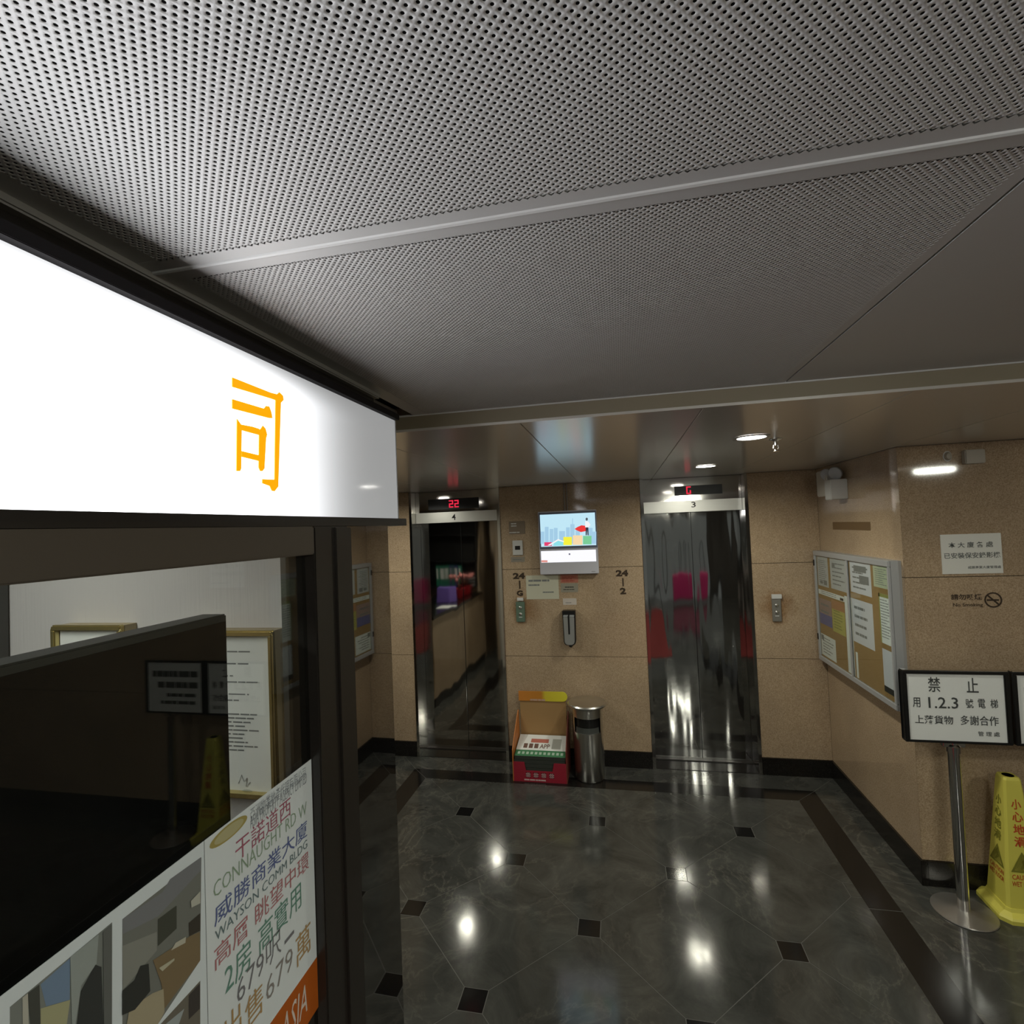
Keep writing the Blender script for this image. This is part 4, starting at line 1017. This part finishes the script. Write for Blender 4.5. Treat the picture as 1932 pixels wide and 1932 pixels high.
# ------------------------------------------------------------------ reception counter and entrance, seen in the lift doors
RC = thing('reception_counter', (-2.45, 2.1, 0), 'long granite fronted reception counter reflected in the door of lift 4', 'counter')
for a, b_ in ((1.39, 2.1), (2.1, 2.85), (2.85, 3.6)):
    B(-2.145, -2.12, a+.001, b_-.001, .1, .99).build('front_slab', GRANITE, RC)
B(-2.75, -2.146, 1.39, 3.6, 0, .99).build('carcass', DARKW, RC)
B(-2.78, -2.10, 1.38, 3.61, .99, 1.03).build('worktop', BLACKST, RC, bevel=.004)
B(-2.145, -2.11, 1.39, 3.6, 0, .1).build('plinth', BLACKST, RC)
struct(MB().box(-3.59, -2.12, .45, 1.36, 0, ZC).build('wall_reception', GRANITE))
def vpos(x, y, X):
    p = onX(x, y, X); return 2*YD-p.y
random.seed(5)
PINK = mat('pink_blossom', (.62, .22, .20), .6); RPOT = mat('red_pot', (.42, .012, .02), .4); STEM = mat('brown_stem', (.14, .045, .02), .7)
for k, (px_, lab) in enumerate(((862, 'red flower pot with pink blossoms next to the purple gift box'), (884, 'red flower pot with pink blossoms at the free end of the counter'))):
    yy = vpos(px_, 1115, -2.3); c = Vector((-2.30, min(max(yy, 1.75+k*0), 3.4), 1.03))
    if k == 1: c.y = min(c.y, prev-.26)
    prev = c.y
    t = thing('flower_pot', c, lab, 'flower pot')
    MB().lathe([(.075, 0), (.10, .03), (.115, .13), (.12, .14), (.105, .135), (.0, .12)], c, 20).build('pot', RPOT, t, smooth=True)
    for s in range(9):
        a = s*2.4; tip = c+Vector((.10*math.cos(a), .10*math.sin(a), .27+.06*random.random()))
        MB().tube([c+Vector((0, 0, .11)), c+Vector((.04*math.cos(a), .04*math.sin(a), .2)), tip], .006, 6).build('stem', STEM, t)
        MB().ball(tip, .034, .034, .028, 9, 6).build('blossom', PINK, t, smooth=True)
gy = vpos(838, 1120, -2.35)
g_ = tag(B(-2.42, -2.27, gy-.11, gy+.05, 1.03, 1.235).build('gift_box', mat('purple_wrap', (.22, .14, .55), .3), bevel=.006), 'purple wrapped gift box on the reception counter', 'box')
py = vpos(840, 1140, -2.2)
tag(B(-2.27, -2.13, py-.12, py+.1, 1.03, 1.034).build('paper_sheet', PAPER), 'white sheet of paper lying at the edge of the reception counter', 'paper')
ws = thing('wall_shelf', (-2.62, 1.37, 1.12), 'dark open wall shelf with binders hung at the end of the reception counter', 'cupboard')
BLK = mat('shelf_black', (.012, .012, .012), .5)
B(-3.1, -2.15, 1.362, 1.372, 1.12, 2.3).build('back_board', BLK, ws)
for zz in (1.12, 1.52, 1.92): B(-3.1, -2.15, 1.3725, 1.60, zz, zz+.02).build('shelf_board', BLK, ws)
for xx in (-3.1, -2.17): B(xx, xx+.02, 1.3725, 1.60, 1.1405, 2.3).build('side_board', BLK, ws)
for k, (cc, lab) in enumerate((((.02, .22, .13), 'green ring binder at the end of the row on the wall shelf'), ((.03, .20, .13), 'green ring binder next to the navy one on the wall shelf'), ((.04, .06, .18), 'navy blue ring binder between green ones on the wall shelf'), ((.03, .24, .16), 'bright green ring binder beside the stack of paper trays'))):
    xa = -2.80+k*.10
    t = thing('ring_binder', (xa+.045, 1.48, 1.14), lab, 'binder', 'binders on the wall shelf')
    B(xa, xa+.09, 1.38, 1.585, 1.141, 1.46).build('spine', mat('binder_%d' % k, cc, .4), t, bevel=.004)
    B(xa+.02, xa+.07, 1.5855, 1.587, 1.26, 1.42).build('label_card', PAPER, t)
for k in range(3):
    tag(B(-2.38, -2.20, 1.38, 1.58, 1.141+k*.05, 1.175+k*.05).build('paper_tray', mat('tray_grey', (.2, .2, .19), .4), bevel=.003), ['lowest grey paper tray beside the binders on the wall shelf', 'middle grey paper tray beside the binders on the wall shelf', 'top grey paper tray beside the binders on the wall shelf'][k], 'tray', 'paper trays on the wall shelf')
    if k: B(-2.37, -2.36, 1.39, 1.40, 1.1255+k*.05, 1.141+k*.05).build('tray_leg', BLK, bpy.data.objects['paper_tray' if k == 1 else 'paper_tray.001'])
tag(B(-3.58, -3.1, 1.6, 4.2, 0, 1.029).build('low_cupboard', DARKW, bevel=.004), 'dark low cupboard against the wall behind the reception counter', 'shelf')
tag(B(-.38, .68, -3.2, 1.15, .0, .008).build('entrance_mat', mat('red_carpet', (.20, .012, .012), .9), bevel=.002), 'red entrance mat on the dark floor reflected in the door of lift 3', 'mat')
t = thing('shopping_trolley', (1.5, -4.2, 0), 'magenta shopping trolley bag with a black loop handle by the street entrance', 'trolley')
B(1.2, 1.8, -4.35, -4.05, .08, .70).build('bag', mat('magenta_fabric', (.55, .02, .16), .6), t, bevel=.03)
MB().tube([(1.42, -4.36, .5), (1.38, -4.38, 1.1), (1.42, -4.38, 1.42), (1.5, -4.38, 1.5), (1.58, -4.38, 1.42), (1.62, -4.38, 1.1), (1.58, -4.36, .5)], .022, 10).build('handle', BLACKP, t, smooth=True)
for xx in (1.23, 1.77):
    o = MB().lathe([(.0, -.015), (.07, -.015), (.08, 0), (.07, .015), (0, .015)], (0, 0, 0), 20); o.v = [(xx+z, -4.34+x, .08+y) for x, y, z in o.v]; o.build('wheel', BLACKP, t, smooth=True)
d3 = struct(B(-.6, -.53, -5.0, -4.92, 0, 2.2).build('door_3', BRONZE))
for x0, x1, z0, z1 in ((2.33, 2.4, 0, 2.2), (-.53, 2.33, 2.12, 2.2), (.86, .93, 0, 2.12)): B(x0, x1, -5, -4.92, z0, z1).build('door_frame', BRONZE, d3)
for x0, x1 in ((-.53, .86), (.93, 2.33)): B(x0, x1, -4.965, -4.955, .02, 2.12).build('door_glass', PANE, d3)
# out-of-view opal drum lamps, added to fill the lobby and ceiling with light
FILL_GLOW = glow('fill_lamp_glow', (.97, .98, .86), FILL_L)
for x, y, lab in ((1.15, -.15, 'round opal fill lamp added over the near end of the red mat'), (1.25, -2.3, 'round opal fill lamp added over the middle of the red mat'), (1.25, -4.0, 'round opal fill lamp added close to the street entrance'), (2.9, .9, 'round opal fill lamp added in the side passage by the far wall')):
    t = thing('added_fill_lamp', (x, y, ZC), lab, 'ceiling light', 'added opal fill lamps on the main ceiling')
    MB().lathe([(.0, 0), (.16, 0), (.165, -.012), (.155, -.02), (.0, -.02)], (x, y, ZC), 32).build('base_ring', PLASTIC, t, smooth=True)
    MB().lathe([(.15, -.0205), (.152, -.045), (.14, -.058), (.0, -.061)], (x, y, ZC), 32, cap=False).build('fill_lamp_drum', FILL_GLOW, t, smooth=True)
SC.cycles.max_bounces = 10
SC.cycles.transparent_max_bounces = 12
